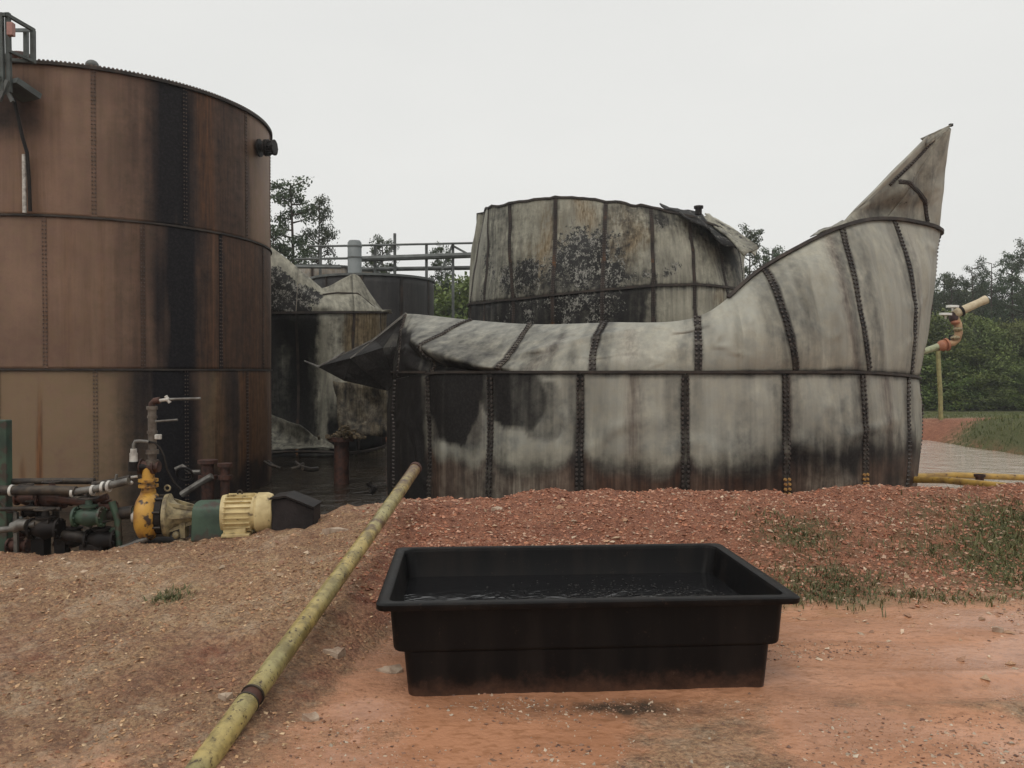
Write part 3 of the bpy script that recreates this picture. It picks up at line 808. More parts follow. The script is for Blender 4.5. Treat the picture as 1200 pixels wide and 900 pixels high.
for i, k in enumerate(knots):
    if k <= 7:
        y0 = ringk[i][1]; a_ = mid_px[k]; b_ = top_px[k]
        MIDK.append(at(a_[0], a_[1], y0 + a_[2])); TOPK.append(at(b_[0], b_[1], y0 + b_[2]))
    else:
        h = {8: 2.2, 9: 1.9, 10: 1.4, 11: .9, 12: .6, 13: .35, 14: .25, 15: .3, 16: .2, 17: .3, 18: .5, 19: .8}[int(k)]
        rr_ = ringk[i]; inw = unit(np.array([FT[0], FT[1], 0]) - np.array([rr_[0], rr_[1], 0]))
        MIDK.append(rr_ + [0, 0, h * .5] + inw * .05 * h); TOPK.append(rr_ + [0, 0, h] + inw * .4)
MIDK = np.array(MIDK); TOPK = np.array(TOPK)
def crom(K, u):
    n = len(K); i = np.floor(u).astype(int); f = (u - i)[..., None]
    p0, p1, p2, p3 = K[(i - 1) % n], K[i % n], K[(i + 1) % n], K[(i + 2) % n]
    return .5 * (2 * p1 + (p2 - p0) * f + (2 * p0 - 5 * p1 + 4 * p2 - p3) * f ** 2 + (3 * p1 - p0 - 3 * p2 + p3) * f ** 3)
def S_front(c, r):
    c, r = np.broadcast_arrays(np.asarray(c, float), np.asarray(r, float))
    low = f_ring(c, r)
    t = (r - 1)[..., None]; u = (c - UP + 1)
    P1 = f_ring(c, 1.0); Pm = crom(MIDK, u); Pt = crom(TOPK, u)
    up = P1 * (1 - t) * (1 - 2 * t) + Pm * 4 * t * (1 - t) + Pt * t * (2 * t - 1)
    P = np.where(r[..., None] <= 1, low, up)
    # dents of the buckled sheet
    w = np.sin(pi * np.clip(np.where(r <= 1, r * 1.0, (r - 1) * .6), 0, 1)) + .15
    d = (fbm(c * .9 + 3, r * 1.2, o=3) - .5) * .16 * w
    d = d + (fbm(c * 2.1, r * 1.3 + 7, o=2) - .5) * .05 * w
    rd = 1 - np.abs(2 * fbm(c * 1.3 + 9, r * 1.9 + 4, o=3) - 1)
    d = d + .022 * (np.clip(rd - .86, 0, 1) / .14) * w
    hi_ = (r > 1.02)
    ln = (r - 1) + .42 * c                       # the hard fold across the upper left panels
    d = d + hi_ * sstep(1.5, .9, c) * sstep(-.6, .0, c) * (.20 * np.clip(1 - np.abs(ln - .52) / .22, 0, 1) - .12 * np.clip(1 - np.abs(ln - .20) / .2, 0, 1)) * sstep(0, .12, r - 1)
    ln2 = (r - 1) - .35 * (c - 1.2)
    d = d + hi_ * .08 * np.clip(1 - np.abs(ln2 - .35) / .12, 0, 1) * sstep(1.1, 1.4, c) * sstep(2.9, 2.2, c)
    for c0_, k_ in ((3.62, .05), (4.55, .06), (5.55, .05), (6.4, .04)):
        d = d - hi_ * k_ * np.clip(1 - np.abs(c - c0_ - .08 * (r - 1.5)) / .10, 0, 1) * np.sin(pi * np.clip(r - 1, 0, 1))
    th = np.radians(-1.4 + FST * (c - 3))
    P = P + np.stack([np.sin(th), -np.cos(th), np.zeros_like(th)], -1) * d[..., None]
    return P
def F_front(c, r):
    n = fbm(c * 3, r * 3, o=4) - .5; ns = fbm(c * 9, r * .8, o=3) - .5
    soot = np.zeros_like(c); rust = np.zeros_like(c); pale = np.zeros_like(c); fl = np.zeros_like(c)
    low = r < 1
    sd = np.where(low, seamdist(c), seamdist(c, UP))
    soot = .8 * sstep(.07, .03, sd + n * .05)
    soot = np.maximum(soot, .75 * sstep(.045, .0, np.abs(r - 1) + n * .02))
    # scorch line and the rusty wet zone beneath it
    line = .47 + .07 * (vnoise(c * 2.1, 3.0) - .5) + .05 * sstep(2.6, 4.5, c)
    rr = r + n * .05
    corner = .1 * np.exp(-(sd / .12) ** 2)
    soot = np.maximum(soot, low * (.62 + .2 * sstep(2.6, 4, c)) * np.exp(-(np.abs(rr - line - corner * .6) / (.06 + .07 * sstep(2.5, 4, c))) ** 1.6) * (1 - .5 * (c < 1.0)))
    under = low * sstep(line + .03 + corner, line - .05 + corner, rr)
    g4 = np.clip(blob(c, r, 4.55, .2, .42, .5) + .8 * blob(c, r, 1.0, .2, .75, .5), 0, 1)
    rust = under * (.95 - .5 * g4)
    soot = np.maximum(soot, under * (.22 + .4 * sstep(.25, .05, r)) * (1 - .5 * g4))
    soot = np.maximum(soot, under * .8 * blob(c, r, 5.6, .25, .35, .6) * 1)
    # black burnt patches at the left
    soot = np.maximum(soot, low * .98 * sstep(1.15, .8, np.abs((c - .42) / .50) ** 2.6 + np.abs((r - .90) / .30) ** 2.2 + n * 1.6))
    soot = np.maximum(soot, low * .84 * sstep(1.2, .8, np.abs((c - 1.26) / .42) ** 2.6 + np.abs((r - .90) / .22) ** 2.2 + n * 1.6))
    soot = np.maximum(soot, low * .5 * sstep(1.2, .8, np.abs((c - 1.62) / .2) ** 4 + np.abs((r - .80) / .16) ** 4 + n * 1.2))
    soot = np.maximum(soot, low * .6 * blob(c, r, .75, .62, .3, .12) * (r > .5))
    soot = np.maximum(soot, low * .92 * sstep(.12, -.12, c + n * .3) * (c > -6))
    soot = np.maximum(soot, low * .52 * sstep(1.0, .85, c) * sstep(-.1, 0, c) * sstep(.56, .63, r + n * .08)); rust = np.maximum(rust, low * .35 * sstep(1.0, .85, c) * sstep(0, .1, c) * sstep(.56, .63, r))
    pale = low * .6 * sstep(.54, .62, rr) * (c > .1) * (1 - .35 * sstep(4.0, 6.0, c)) + low * .7 * blob(c, r, .5, .55, .3, .06)
    # reddish drips from the bolts
    for c0, w_ in ((5.0, .07), (4.02, .05), (5.42, .12), (2.5, .08)):
        rust = np.maximum(rust, .5 * low * np.exp(-((c - c0) / w_) ** 2) * sstep(.3, .6, r))
    soot = np.maximum(soot, low * sstep(.95, .5, r) * (.22 + .2 * sstep(2.5, 4.5, c)) * (.7 + n))
    soot = np.maximum(soot, low * .3 * sstep(.25, .1, seamdist(c) + n * .1))
    # upper tier
    u = r - 1; hi = ~low
    soot = np.where(hi, np.maximum(soot, .26 * sstep(.28, .1, seamdist(c, UP) + n * .12)), soot)
    soot = np.where(hi, np.maximum(soot, .92 * sstep(.62, .38, u + .42 * c.clip(-1, 2) + n * .45) * sstep(1.15, .9, c)), soot)  # shade under the fold ridge, painted in with the soot tone
    soot = np.where(hi, np.maximum(soot, .42 * sstep(2.2, 1.4, c) * (.7 + n)), soot)
    soot = np.where(hi, np.maximum(soot, (.36 + .3 * sstep(.9, .2, u)) * sstep(1.12, .95, c) * sstep(-1.2, .1, c + .8 * (1 - u))), soot)  # deepens the painted fold shade towards the ring
    rust = np.where(hi, np.maximum(rust, .3 * np.exp(-((c - 1.45 - .35 * u) / .12) ** 2) * sstep(.95, .5, u)), rust)
    soot = np.where(hi, np.maximum(soot, .9 * sstep(.05, -.3, c + n * .3) * sstep(.95, .6, u)), soot)
    soot = np.where(hi, np.maximum(soot, .4 * blob(c, u, 1.9, .25, .22, .3)), soot)
    soot = np.where(hi, np.maximum(soot, .42 * blob(c, u, 4.42, .5, .10, .5) + .3 * blob(c, u, 5.35, .5, .12, .6)), soot)
    rust = np.where(hi, np.maximum(rust, .45 * np.exp(-((c - 4.92) / .07) ** 2) + .3 * blob(c, u, 2.45, .5, .1, .5) + .25 * blob(c, u, 6.3, .5, .1, 1)), rust)
    pale = np.where(hi, .35 + .35 * sstep(.35, .9, u) * sstep(5, 2, c), pale)
    far = (c > 8.5) & (c < 19.8)
    soot = np.where(far, .7 + n * .4, soot); fl = np.where(far, .4 + n, fl)
    k = np.clip
    return np.stack([k(soot + ns * .35 * (soot > .04) + .12 + ns * .3, 0, 1), k(rust + ns * .3 * (rust > .1), 0, 1), k(pale + n * .4 * (pale > .1), 0, 1), k(fl, 0, 1)], -1)
def F_fseam(c, r):
    n = fbm(c * 7, r * 14, o=3) - .5
    so = .92 + n * .5 - .45 * (r < .42) * (np.abs(c - 4) < .3) - .3 * (r < .42) * (np.abs(c - 5) < .3) - .25 * (r > 1) * (c < 2)
    ru = np.clip(.55 + n * 1.2 + .5 * (r < .42) * ((np.abs(c - 4) < .3) | (np.abs(c - 5) < .3)), 0, 1)
    return np.stack([np.clip(so, 0, 1), ru, np.zeros_like(c), np.zeros_like(c)], -1)
tf = empty('collapsed_tank', (FT[0], FT[1], FB), 'collapsed pale steel tank in front, its rim sagging and rising to a spike', 'storage tank')
bf = Bolts()
for k in range(21):
    vis = k <= 7 or k >= 19; kk = k if k < 19 else k - 21
    steel_panel(S_front, F_front, kk, kk + 1, 0, 1, 40 if vis else 8, 52 if vis else 8, M['front_tank'], tf, .035)
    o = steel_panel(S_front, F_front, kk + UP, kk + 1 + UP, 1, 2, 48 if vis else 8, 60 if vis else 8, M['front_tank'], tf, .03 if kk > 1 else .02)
    seam_strip(S_front, kk, .0, .985, .085, M['front_tank'], tf, 40, field=F_fseam)
    seam_strip(S_front, kk + UP, 1.015, 1.995, .07 if kk < 2 else .085, M['front_tank'], tf, 40, field=F_fseam)
    if vis:
        if kk in (4, 5):
            bo = Bolts(); bo.col(S_front, kk, .02, .45, .062, (-.034, .034), .024, h=.014); bo.build(M['bolt_ochre'], tf)
        bf.col(S_front, kk, .46 if kk in (4, 5) else .02, .985, .062, (-.034, .034), .021, h=.012)
        bf.col(S_front, kk + UP, 1.02, 1.99, .062, (-.02, .02) if kk < 2 else (-.03, .03), .019, h=.012)
ring_flange(S_front, 1.0, 0, 21, M['rim'], tf, 260, .035, .045)
ring_flange(S_front, lambda c: np.full_like(c, 1.995), 3.55, 9.6, M['rim'], tf, 110, .05, .06, 'upper_ring_flange')
# the third tier: a twisted spike still bolted to the upper ring
SPL = [at(980, 267, 12.2), at(1000, 246, 12.3), at(1040, 205, 12.6), at(1084, 162, 12.85), at(1112, 148, 13.0)]
SPR = [at(1099, 273, 13.2), at(1102, 240, 13.2), at(1105, 210, 13.15), at(1108.5, 178, 13.05), at(1113, 149, 13.0)]
TL = np.array([0, .2, .5, .85, 1.0])
def S_spike(u, t):
    u, t = np.broadcast_arrays(np.asarray(u, float), np.asarray(t, float))
    ip = lambda A: np.stack([np.interp(t, TL, [p[i] for p in A]) for i in range(3)], -1)
    A, B = ip(SPL), ip(SPR); w = np.sin(pi * u.clip(0, 1)) * (1 - t.clip(0, 1))
    P = A + (B - A) * u[..., None]
    # follow the arched ring at the foot
    foot = S_front(5.05 + 2.0 * u, 1.99 + 0 * u); P0 = P * 0 + foot
    bl_ = np.clip(1 - t / .18, 0, 1)[..., None]; P = P * (1 - bl_) + P0 * bl_
    P[..., 1] -= .22 * w * sstep(.05, .4, t)
    fold = .07 * np.sin((u * 3.2 + t * 2.4) * 5.0) * (1 - t) * sstep(.02, .25, t) * sstep(.85, .5, u)
    P[..., 1] += fold
    P[..., 1] += (fbm(u * 5, t * 5, o=3) - .5) * .12 * (1 - t)
    return P
def F_spike(u, t):
    n = fbm(u * 6, t * 6, o=4) - .5
    s = .25 * blob(u, t, .45, .3, .3, .3) + .4 * sstep(.04, .0, t) + .30 - .15 * sstep(.8, .9, u)
    return np.stack([np.clip(s + n * .5, 0, 1), np.clip(.3 * blob(u, t, .15, .12, .12, .1), 0, 1), np.clip(.5 * sstep(.7, .95, u) , 0, 1), np.clip(.35 * blob(u, t, .45, .35, .2, .25) + n * .15, 0, 1)], -1)
for u0, u1 in ((.0, .44), (.44, .82), (.82, 1.0)):
    steel_panel(S_spike, F_spike, u0, u1, 0, .985, 16, 40, M['front_tank'], tf, gap=-.004 if u0 else 0)
sf = lambda r: .82 - .36 * np.clip((r - .0) / .62, 0, 1) ** 2.2
arc = lambda r: np.interp(r, [.02, .12, .24, .34, .40, .43], [.84, .83, .76, .60, .40, .24])
seam_strip(S_spike, .5, .02, .43, .075, M['seam'], tf, 30, cfun=arc)
bf.col(S_spike, .5, .02, .43, .05, (-.02, .02), .013, cfun=arc)
dia = lambda r: .16 + .12 * np.clip((r - .4) / .5, 0, 1)
seam_strip(S_spike, .1, .40, .86, .045, M['seam'], tf, 20, cfun=dia)
bf.col(S_spike, .1, .40, .86, .05, (0.0,), .02, cfun=dia)
# sheets folded over behind the spike and at its foot
def sheet(name, pts, tris_sub, mat, parent, attr=(.4, .1, .2, 0), t=.012, amp=.03, seed=0, nu=14, nv=10):
    """bilinear buckled sheet through four corners with a sagging middle"""
    A, B, C_, D = [np.asarray(p, float) for p in pts]
    U, V_, q = mkgrid(0, 1, 0, 1, nu, nv)
    P = (A * ((1 - U) * (1 - V_))[:, None] + B * (U * (1 - V_))[:, None] + C_ * (U * V_)[:, None] + D * ((1 - U) * V_)[:, None])
    N = unit(np.cross(B - A, D - A)); d = (fbm(U * 3 + seed, V_ * 3, o=3) - .5) * amp * 2 + tris_sub * np.sin(pi * U) * np.sin(pi * V_)
    P = P + N * d[:, None]
    n = fbm(U * 6 + seed, V_ * 6, o=3) - .5
    at_ = np.clip(np.stack([attr[0] + n * .6, attr[1] + 0 * n, attr[2] + 0 * n, attr[3] + n * .4 * (attr[3] > 0)], -1), 0, 1)
    return thick(mesh_obj(name, P, q, mat, parent, 'all', at_), t, 0)
sheet('folded_sheet', (at(948, 277, 12.5), at(986, 258, 12.6), at(1000, 262, 12.2), at(975, 268, 12.0)), .05, M['front_tank'], tf, (.35, 0, .3, 0), seed=2)
sheet('folded_sheet', (at(997, 250, 12.0), at(1012, 240, 12.05), at(1078, 178, 12.5), at(1086, 159, 12.55)), .05, M['front_tank'], tf, (.15, 0, .6, 0), seed=3)
sheet('folded_sheet', (at(1078, 163, 12.55), at(1113, 147, 12.9), at(1106, 156, 12.8), at(1084, 173, 12.6)), .02, M['front_tank'], tf, (.5, 0, .1, 0), seed=4)
mb = MB(); mb.box(at(1112, 148, 13.0), (.05, .05, .04)); mb.build('bolt_tag', M['black'], tf, False)
# the black flap torn loose at the left corner
flp = [at(476, 367, 13.9), at(438, 398, 14.1), at(373, 430, 14.3), at(404, 446, 14.0), at(455, 458, 13.75), at(462, 448, 13.65), at(449, 408, 13.6), at(480, 405, 13.7), at(411, 420, 13.75)]
def tri_sheet(name, P, tris, mat, parent, stain, sub=5, t=.015):
    V = []; Fc = []
    for a_, b_, c_ in tris:
        A, B, C_ = P[a_], P[b_], P[c_]; base = len(V); idm = {}
        for i in range(sub + 1):
            for j in range(sub + 1 - i):
                u, v = i / sub, j / sub
                p_ = A * (1 - u - v) + B * u + C_ * v; idm[i, j] = len(V); V.append(p_)
        for i in range(sub):
            for j in range(sub - i):
                Fc.append((idm[i, j], idm[i + 1, j], idm[i, j + 1]))
                if i + j < sub - 1: Fc.append((idm[i + 1, j], idm[i + 1, j + 1], idm[i, j + 1]))
    V = np.array(V); V[:, 1] += (fbm(V[:, 0] * 2.5, V[:, 2] * 2.5, o=3) - .5) * .16
    n = fbm(V[:, 0] * 4, V[:, 2] * 4, o=3) - .5
    st = np.clip(np.stack([stain[0] + n * .5, stain[1] + 0 * n, stain[2] + 0 * n, stain[3] + 0 * n], -1), 0, 1)
    return thick(mesh_obj(name, V, Fc, mat, parent, False, st), t, 0)
tri_sheet('torn_flap', flp, [(0, 1, 6), (1, 8, 6), (1, 2, 8), (2, 3, 8), (3, 4, 8), (4, 6, 8), (4, 5, 6)], M['front_tank'], tf, (1.25, .1, .0, 0))
tri_sheet('torn_flap', flp, [(0, 6, 7), (6, 5, 7)], M['front_tank'], tf, (.95, .1, .0, .2))
mb = MB(); mb.bar(flp[2] + [0, -.03, .0], flp[1] + [0, -.03, 0], .035, .02); mb.bar(flp[1] + [0, -.03, 0], flp[0] + [0, -.03, 0], .03, .02); mb.bar(flp[8] + [0, -.04, 0], flp[0] + [0, -.03, -.02], .025, .02); mb.build('edge_highlight', M['greypipe'], tf, False)  # pale bars added along the flap's edges as their highlights
bf.build(M['bolt'], tf)

# ---- the burnt tank behind it
BT = np.array([3.088, 27.53]); BR = 4.53
bk = np.arange(-5, 6)     # knots at seam angles -61+18k
BTH0 = -7.0
b_ring = {-4: (551, 356), -3: (556, 355), -2: (592, 351), -1: (651, 346), 0: (711, 340), 1: (768, 335), 2: (824, 333), 3: (851, 337), 4: (866, 341), 5: (872, 344)}
b_top = {-4: (568, 243), -3: (572, 242), -2: (596, 235), -1: (652, 227), 0: (712, 230), 1: (765, 240), 2: (812, 250), 3: (842, 262), 4: (864, 276), 5: (872, 284)}
def b_th(c): return np.radians(BTH0 + 18 * c)
def S_back(c, r):
    c, r = np.broadcast_arrays(np.asarray(c, float), np.asarray(r, float))
    cw = (c + 10) % 20 - 10
    th = b_th(c); x0 = BT[0] + BR * np.sin(th); y0 = BT[1] - BR * np.cos(th)
    K = sorted(b_ring)
    rp = np.stack([np.interp(cw, K, [b_ring[k][i] for k in K]) for i in (0, 1)], -1)
    tp = np.stack([np.interp(cw, K, [b_top[k][i] for k in K]) for i in (0, 1)], -1)
    front = sstep(6.0, 4.6, np.abs(cw))
    zr = EYE + (436 - rp[..., 1]) / F * np.minimum(y0, 26.5); zt = EYE + (436 - tp[..., 1]) / F * np.minimum(y0, 26.5)
    xt = (tp[..., 0] - 600) / F * y0
    zr = zr * front + 4.0 * (1 - front); zt = zt * front + 5.6 * (1 - front)
    xr = x0; xt = np.where(front > 0, x0 + (xt - x0) * front * np.where(np.abs(cw) < 4.6, 1, .5), x0)
    z0 = -.7; zz1 = z0 + (zr - z0) * .5
    lo = r <= 1; t1 = r.clip(0, 1); t2 = (r - 1).clip(0, 1); t3 = r - 2
    z = np.where(r <= 1, z0 + (zz1 - z0) * r, np.where(r <= 2, zz1 + (zr - zz1) * t2, zr + (zt - zr) * t3))
    x = np.where(r <= 2, xr, xr + (xt - xr) * t3.clip(0, 1.02))
    lean = .5 * t3.clip(0, 1)
    y = y0 + lean * np.cos(th)
    d = (fbm(c * 1.1, r * 1.6, o=3) - .5) * .28
    return np.stack([x + d * np.sin(th), y - d * np.cos(th), z + (fbm(c * 5, r * 0, o=3) - .5) * .12 * t3.clip(0, 1) ** 4], -1)
def F_back(c, r):
    n = fbm(c * 2.5, r * 4, o=4) - .5; ns = fbm(c * 8, r * 1.2, o=3) - .5
    sd = seamdist(c); t = np.floor(r.clip(0, 2.99)); u = r - t; top = r >= 2
    soot = .6 * sstep(.09, .03, sd + n * .08) + .5 * sstep(.06, 0, np.abs(r - 2))
    c0_, u0_ = c, u
    c = c + (fbm(c * 2.2 + 31, r * 3, o=4) - .5) * 1.1; u = u + (fbm(c * 2.2 + 11, r * 3 + 5, o=4) - .5) * .35
    fl = top * (1.0 * blob(c, u, -1.7, .22, .5, .26) + 1.1 * blob(c, u, -.45, .36, .55, .34) + .9 * blob(c, u, .25, .22, .3, .4) + .5 * blob(c, u, 1.0, .12, .6, .12) + .4 * blob(c, u, -3, .4, .5, .5) + .3 * blob(c, u, 1.3, .9, .9, .14))
    fl = np.where(~top, .95 * sstep(1.3, .2, np.abs(c + .9) / 1.5) * sstep(.4, .8, u + n), fl)
    soot = np.maximum(soot, top * (.75 * blob(c, u, 1.3, .93, .6, .14) + .95 * blob(c, u, 2.9, .9, .9, .25) + .8 * blob(c, u, 3.5, .6, .6, .5) + .45 * blob(c, u, -2.6, .75, .5, .4) + .6 * blob(c, u, .45, .55, .14, .45)))
    soot = np.maximum(soot, (~top) * (.85 * sstep(1.2, .8, c + n * .6)))
    soot = np.maximum(soot, top * (.7 * blob(c, u, -.9, .12, 1.6, .22) + .5 * blob(c, u, .2, .3, .5, .3)))
    rust = top * (.85 * blob(c, u, -1.35, .5, .33, .42) + .75 * blob(c, u, -.35, .8, .3, .22) + .8 * blob(c, u, .55, .62, .28, .35)) + .55 * (~top) * blob(c, u, 2.7, .5, .2, 2)
    pale = top * (.6 * blob(c, u, -.45, .85, .4, .3) + .5 * blob(c, u, 1.5, .4, .4, .4)) + (~top) * .5 * blob(c, u, 1.9, .6, .45, 1)
    k = np.clip
    return np.stack([k(soot + ns * .3 + .12, 0, 1), k(rust + ns * .3 * (rust > .1), 0, 1), k(pale + n * .5 * (pale > .1), 0, 1), k(fl + n * .9 * (fl > .05), 0, 1)], -1)
tb = empty('burnt_tank', (BT[0], BT[1], -.7), 'burnt grey tank with flaking blotches rising behind the sagging rim', 'storage tank')
bb = Bolts()
for t in range(3):
    for k in range(-10, 10):
        vis = -5 <= k <= 4
        steel_panel(S_back, F_back, k, k + 1, t, t + 1, 20 if vis and t > 0 else 5, 30 if vis and t > 1 else (12 if vis else 4), M['back_tank'], tb, .04)
        seam_strip(S_back, k, t + .01, t + .99, .12, M['seam'], tb, 12)
        if vis and t > 0: bb.col(S_back, k, t + .02, t + .98, .07, (-.035, .035), .018)
for r in (1, 2): ring_flange(S_back, r, -10, 10, M['rim'], tb, 180, .06, .06)
ring_flange(S_back, 2.995, -10, 10, M['rim'], tb, 180, .06, .05, 'top_rim')
bb.build(M['bolt'], tb)
sheet('roof_sheet', (at(817, 250, 25.2), at(836, 257, 25.4), at(889, 291, 24.3), at(872, 298, 23.6)), .05, M['back_tank'], tb, (.35, 0, .5, .3), .05, .12, 5)
sheet('roof_sheet', (at(826, 250, 25.6), at(838, 257, 26.2), at(889, 289, 25.6), at(884, 300, 23.9)), .04, M['back_tank'], tb, (.1, 0, .9, 0), .05, .06, 6)
sheet('roof_sheet', (at(772, 241, 25.5), at(822, 252, 25.5), at(872, 297, 23.9), at(800, 253, 23.6)), -.1, M['back_tank'], tb, (1.1, 0, .1, .35), .04, .2, 7)
mb = MB(); mb.cyl(at(818, 252, 24.2), at(818, 243, 24.2), .10, n=8); mb.cyl(at(818, 245, 24.2), at(818, 242, 24.2), .14, n=8); mb.build('vent_stub', M['black'], tb)

# ---- crumpled tank between the brown tank and the pale one
CT = np.array([-6.15, 24.0]); CR = 2.5
def S_crump(c, r):
    c, r = np.broadcast_arrays(np.asarray(c, float), np.asarray(r, float))
    cw = (c + 5) % 10 - 5
    th = np.radians(36 * c); x0 = CT[0] + CR * np.sin(th); y0 = CT[1] - CR * np.cos(th)
    px = 600 + F * x0 / y0
    zr = EYE + 70 / F * y0; zl = -.45 + 0 * zr
    tpy = np.interp(px, [270, 315, 330, 350, 375, 385, 400, 415, 422, 432, 445], [262, 288, 299, 316, 336, 333, 325, 318, 322, 341, 362])
    zt = EYE + (436 - tpy) / F * y0
    zt = np.where(np.abs(cw) > 2.6, 3.5, zt)
    z0 = -.9
    z = np.where(r <= 1, z0 + (zl - z0) * r, np.where(r <= 2, zl + (zr - zl) * (r - 1), zr + (zt - zr) * (r - 2)))
    sink = .8 * np.exp(-((cw - .35) / .5) ** 2) * np.clip(np.sin(pi * np.clip(r - .95, 0, 1)), 0, 1)      # the caved-in belly
    d = (fbm(c * .8, r * 1.1 + 3, o=3) - .5) * .7 - sink
    lean = .35 * (r - 2).clip(0, 1)
    return np.stack([x0 + d * np.sin(th) + .15 * (1 - r).clip(0, 1), y0 - d * np.cos(th) + lean, z], -1)
def F_crump(c, r):
    n = fbm(c * 3, r * 3, o=4) - .5; cw = (c + 5) % 10 - 5
    soot = .4 + .4 * n; rust = np.zeros_like(c); pale = np.zeros_like(c); fl = np.zeros_like(c)
    top = r >= 2; mid = (r >= 1) & ~top; lo = r < 1; u = r - np.floor(r)
    fl = np.where(top, .98 * sstep(.8, .35, cw + n * .7) * sstep(.85, .5, u + n * .4), 0)
    pale = np.where(top, .75 * np.maximum(sstep(.55, .8, u + n * .2), sstep(.4, .8, cw)), 0)  # pale steel, with the ridge's highlight painted in along the top
    soot = np.where(top, .30, soot)
    soot = np.where(mid, 1.0 * sstep(.78, .62, cw + n * .2), soot); pale = np.where(mid, 1.0 * blob(cw, u, .9 + .25 * (1 - u), .75, .15, .42, 4), pale)
    rust = np.where(mid, .85 * sstep(1.05, 1.2, cw + n * .2), rust); soot = np.where(mid & (cw > .8), .34 + .75 * sstep(.5, .2, u + n * .3 - .25 * (cw - 1.2)), soot)
    soot = np.where(lo, .5 + .5 * sstep(1.9, .8, cw + n), soot); rust = np.where(lo, .35 * sstep(1.0, 1.8, cw) + .2, rust)
    k = np.clip
    return np.stack([k(soot + n * .5, 0, 1), k(rust, 0, 1), k(pale + n * .3 * (pale > .1), 0, 1), k(fl + n * .4 * (fl > .1), 0, 1)], -1)
tc = empty('crumpled_tank', (CT[0], CT[1], -.9), 'crumpled sooty tank squeezed between the brown tank and the pale tank, its side caved in', 'storage tank')
bc = Bolts()
for t in range(3):
    for k in range(-5, 5):
        vis = -2 <= k <= 3
        steel_panel(S_crump, F_crump, k + .3, k + 1.3, t, t + 1, 18 if vis else 5, 20 if vis else 5, M['back_tank'], tc, .02)
        if t < 2 or k < 0: seam_strip(S_crump, k + .3, t + .01, t + .99, .07, M['seam'], tc, 14)
for r in (1, 2): ring_flange(S_crump, r, -5, 5, M['rim'], tc, 120, .06, .06)
# tan peak of its roof sheet, and a pale tube added as the caved panel's crease highlight
mb = MB(); mb.tube([S_crump(np.array([c_]), np.array([2 + r_]))[0] + [0, -.03, 0] for c_, r_ in ((.72, .72), (1.0, .62), (1.4, .5), (1.8, .36))], .022, 6); mb.build('crease_seam', M['seam'], tc)
mb = MB(); mb.tube([at(357, 423, 21.2), at(373, 430, 20.9), at(388, 423, 21.0), at(404, 412, 21.1)], [.02, .04, .04, .02], 6); mb.build('crease_highlight', M['greypipe'], tc)

# ---- two more tanks further back
def plain_tank(cx, cy, R, z0, z1, N, mat, stain, label, name, tiers=2, roof=True, rnd=1):
    root = empty(name, (cx, cy, z0), label, 'storage tank')
    def S(c, r):
        c, r = np.broadcast_arrays(np.asarray(c, float), np.asarray(r, float)); th = 2 * pi * c / N
        d = (fbm(c * 1.2 + rnd, r * 2, o=2) - .5) * .05
        return np.stack([cx + (R + d) * np.sin(th), cy - (R + d) * np.cos(th), z0 + (z1 - z0) * r / tiers], -1)
    def Fd(c, r):
        n = fbm(c * 9 + rnd, r * .7, o=3) - .5
        return np.clip(np.stack([stain[0] + n * .8, stain[1] + n * .8 * (stain[1] > 0), stain[2] + n * (stain[2] > 0), np.full_like(n, stain[3])], -1), 0, 1)
    for t in range(tiers):
        for k in range(N):
            steel_panel(S, Fd, k, k + 1, t, t + 1, 8, 10, mat, root)
            seam_strip(S, k, t + .01, t + .99, .09, M['seam'], root, 4)
    ring_flange(S, tiers - .003, 0, N, M['hazegrey'], root, 80, .08, .06, 'top_rim')
    if roof:
        n = 40; V = [(cx + R * .99 * cos(2 * pi * k / n), cy + R * .99 * sin(2 * pi * k / n), z1) for k in range(n)] + [(cx, cy, z1 + .2)]
        mesh_obj('roof_deck', V, [(k, (k + 1) % n, n) for k in range(n)], mat, root, False, np.tile([[stain[0], 0, .3, 0]], (n + 1, 1)))
    return root
t4 = plain_tank(-5.43, 32.0, 2.36, -.8, 5.25, 10, M['dark_tank'], (.3, .25, .12, 0), 'black scorched tank with pale vertical streaks standing behind the crumpled tank', 'scorched_tank')
t5 = plain_tank(-8.3, 36.5, 2.36, -.8, 6.15, 10, M['tan_tank'], (.15, .2, .4, 0), 'tan steel tank seen only as a strip below the pipe rack, behind the crumpled one', 'tan_tank')

# fallen sheet in the water
fs = sheet('fallen_steel_sheet', (at(300, 480, 20.6), at(352, 500, 20.0), at(398, 526, 19.6), at(300, 527, 19.4)), .25, M['back_tank'], None, (.45, 0, .0, 0), .02, .1, 12)
tag(fs, 'grey curled steel sheet lying in the black water beside the brown tank', 'steel sheet')
fs = sheet('fallen_steel_sheet', (at(392, 448, 20.9), at(456, 452, 20.5), at(458, 512, 20.2), at(398, 508, 20.4)), .15, M['back_tank'], None, (.7, .6, .0, .0), .02, .2, 13)
tag(fs, 'tan scorched steel sheet standing upright behind the black torn flap', 'steel sheet')

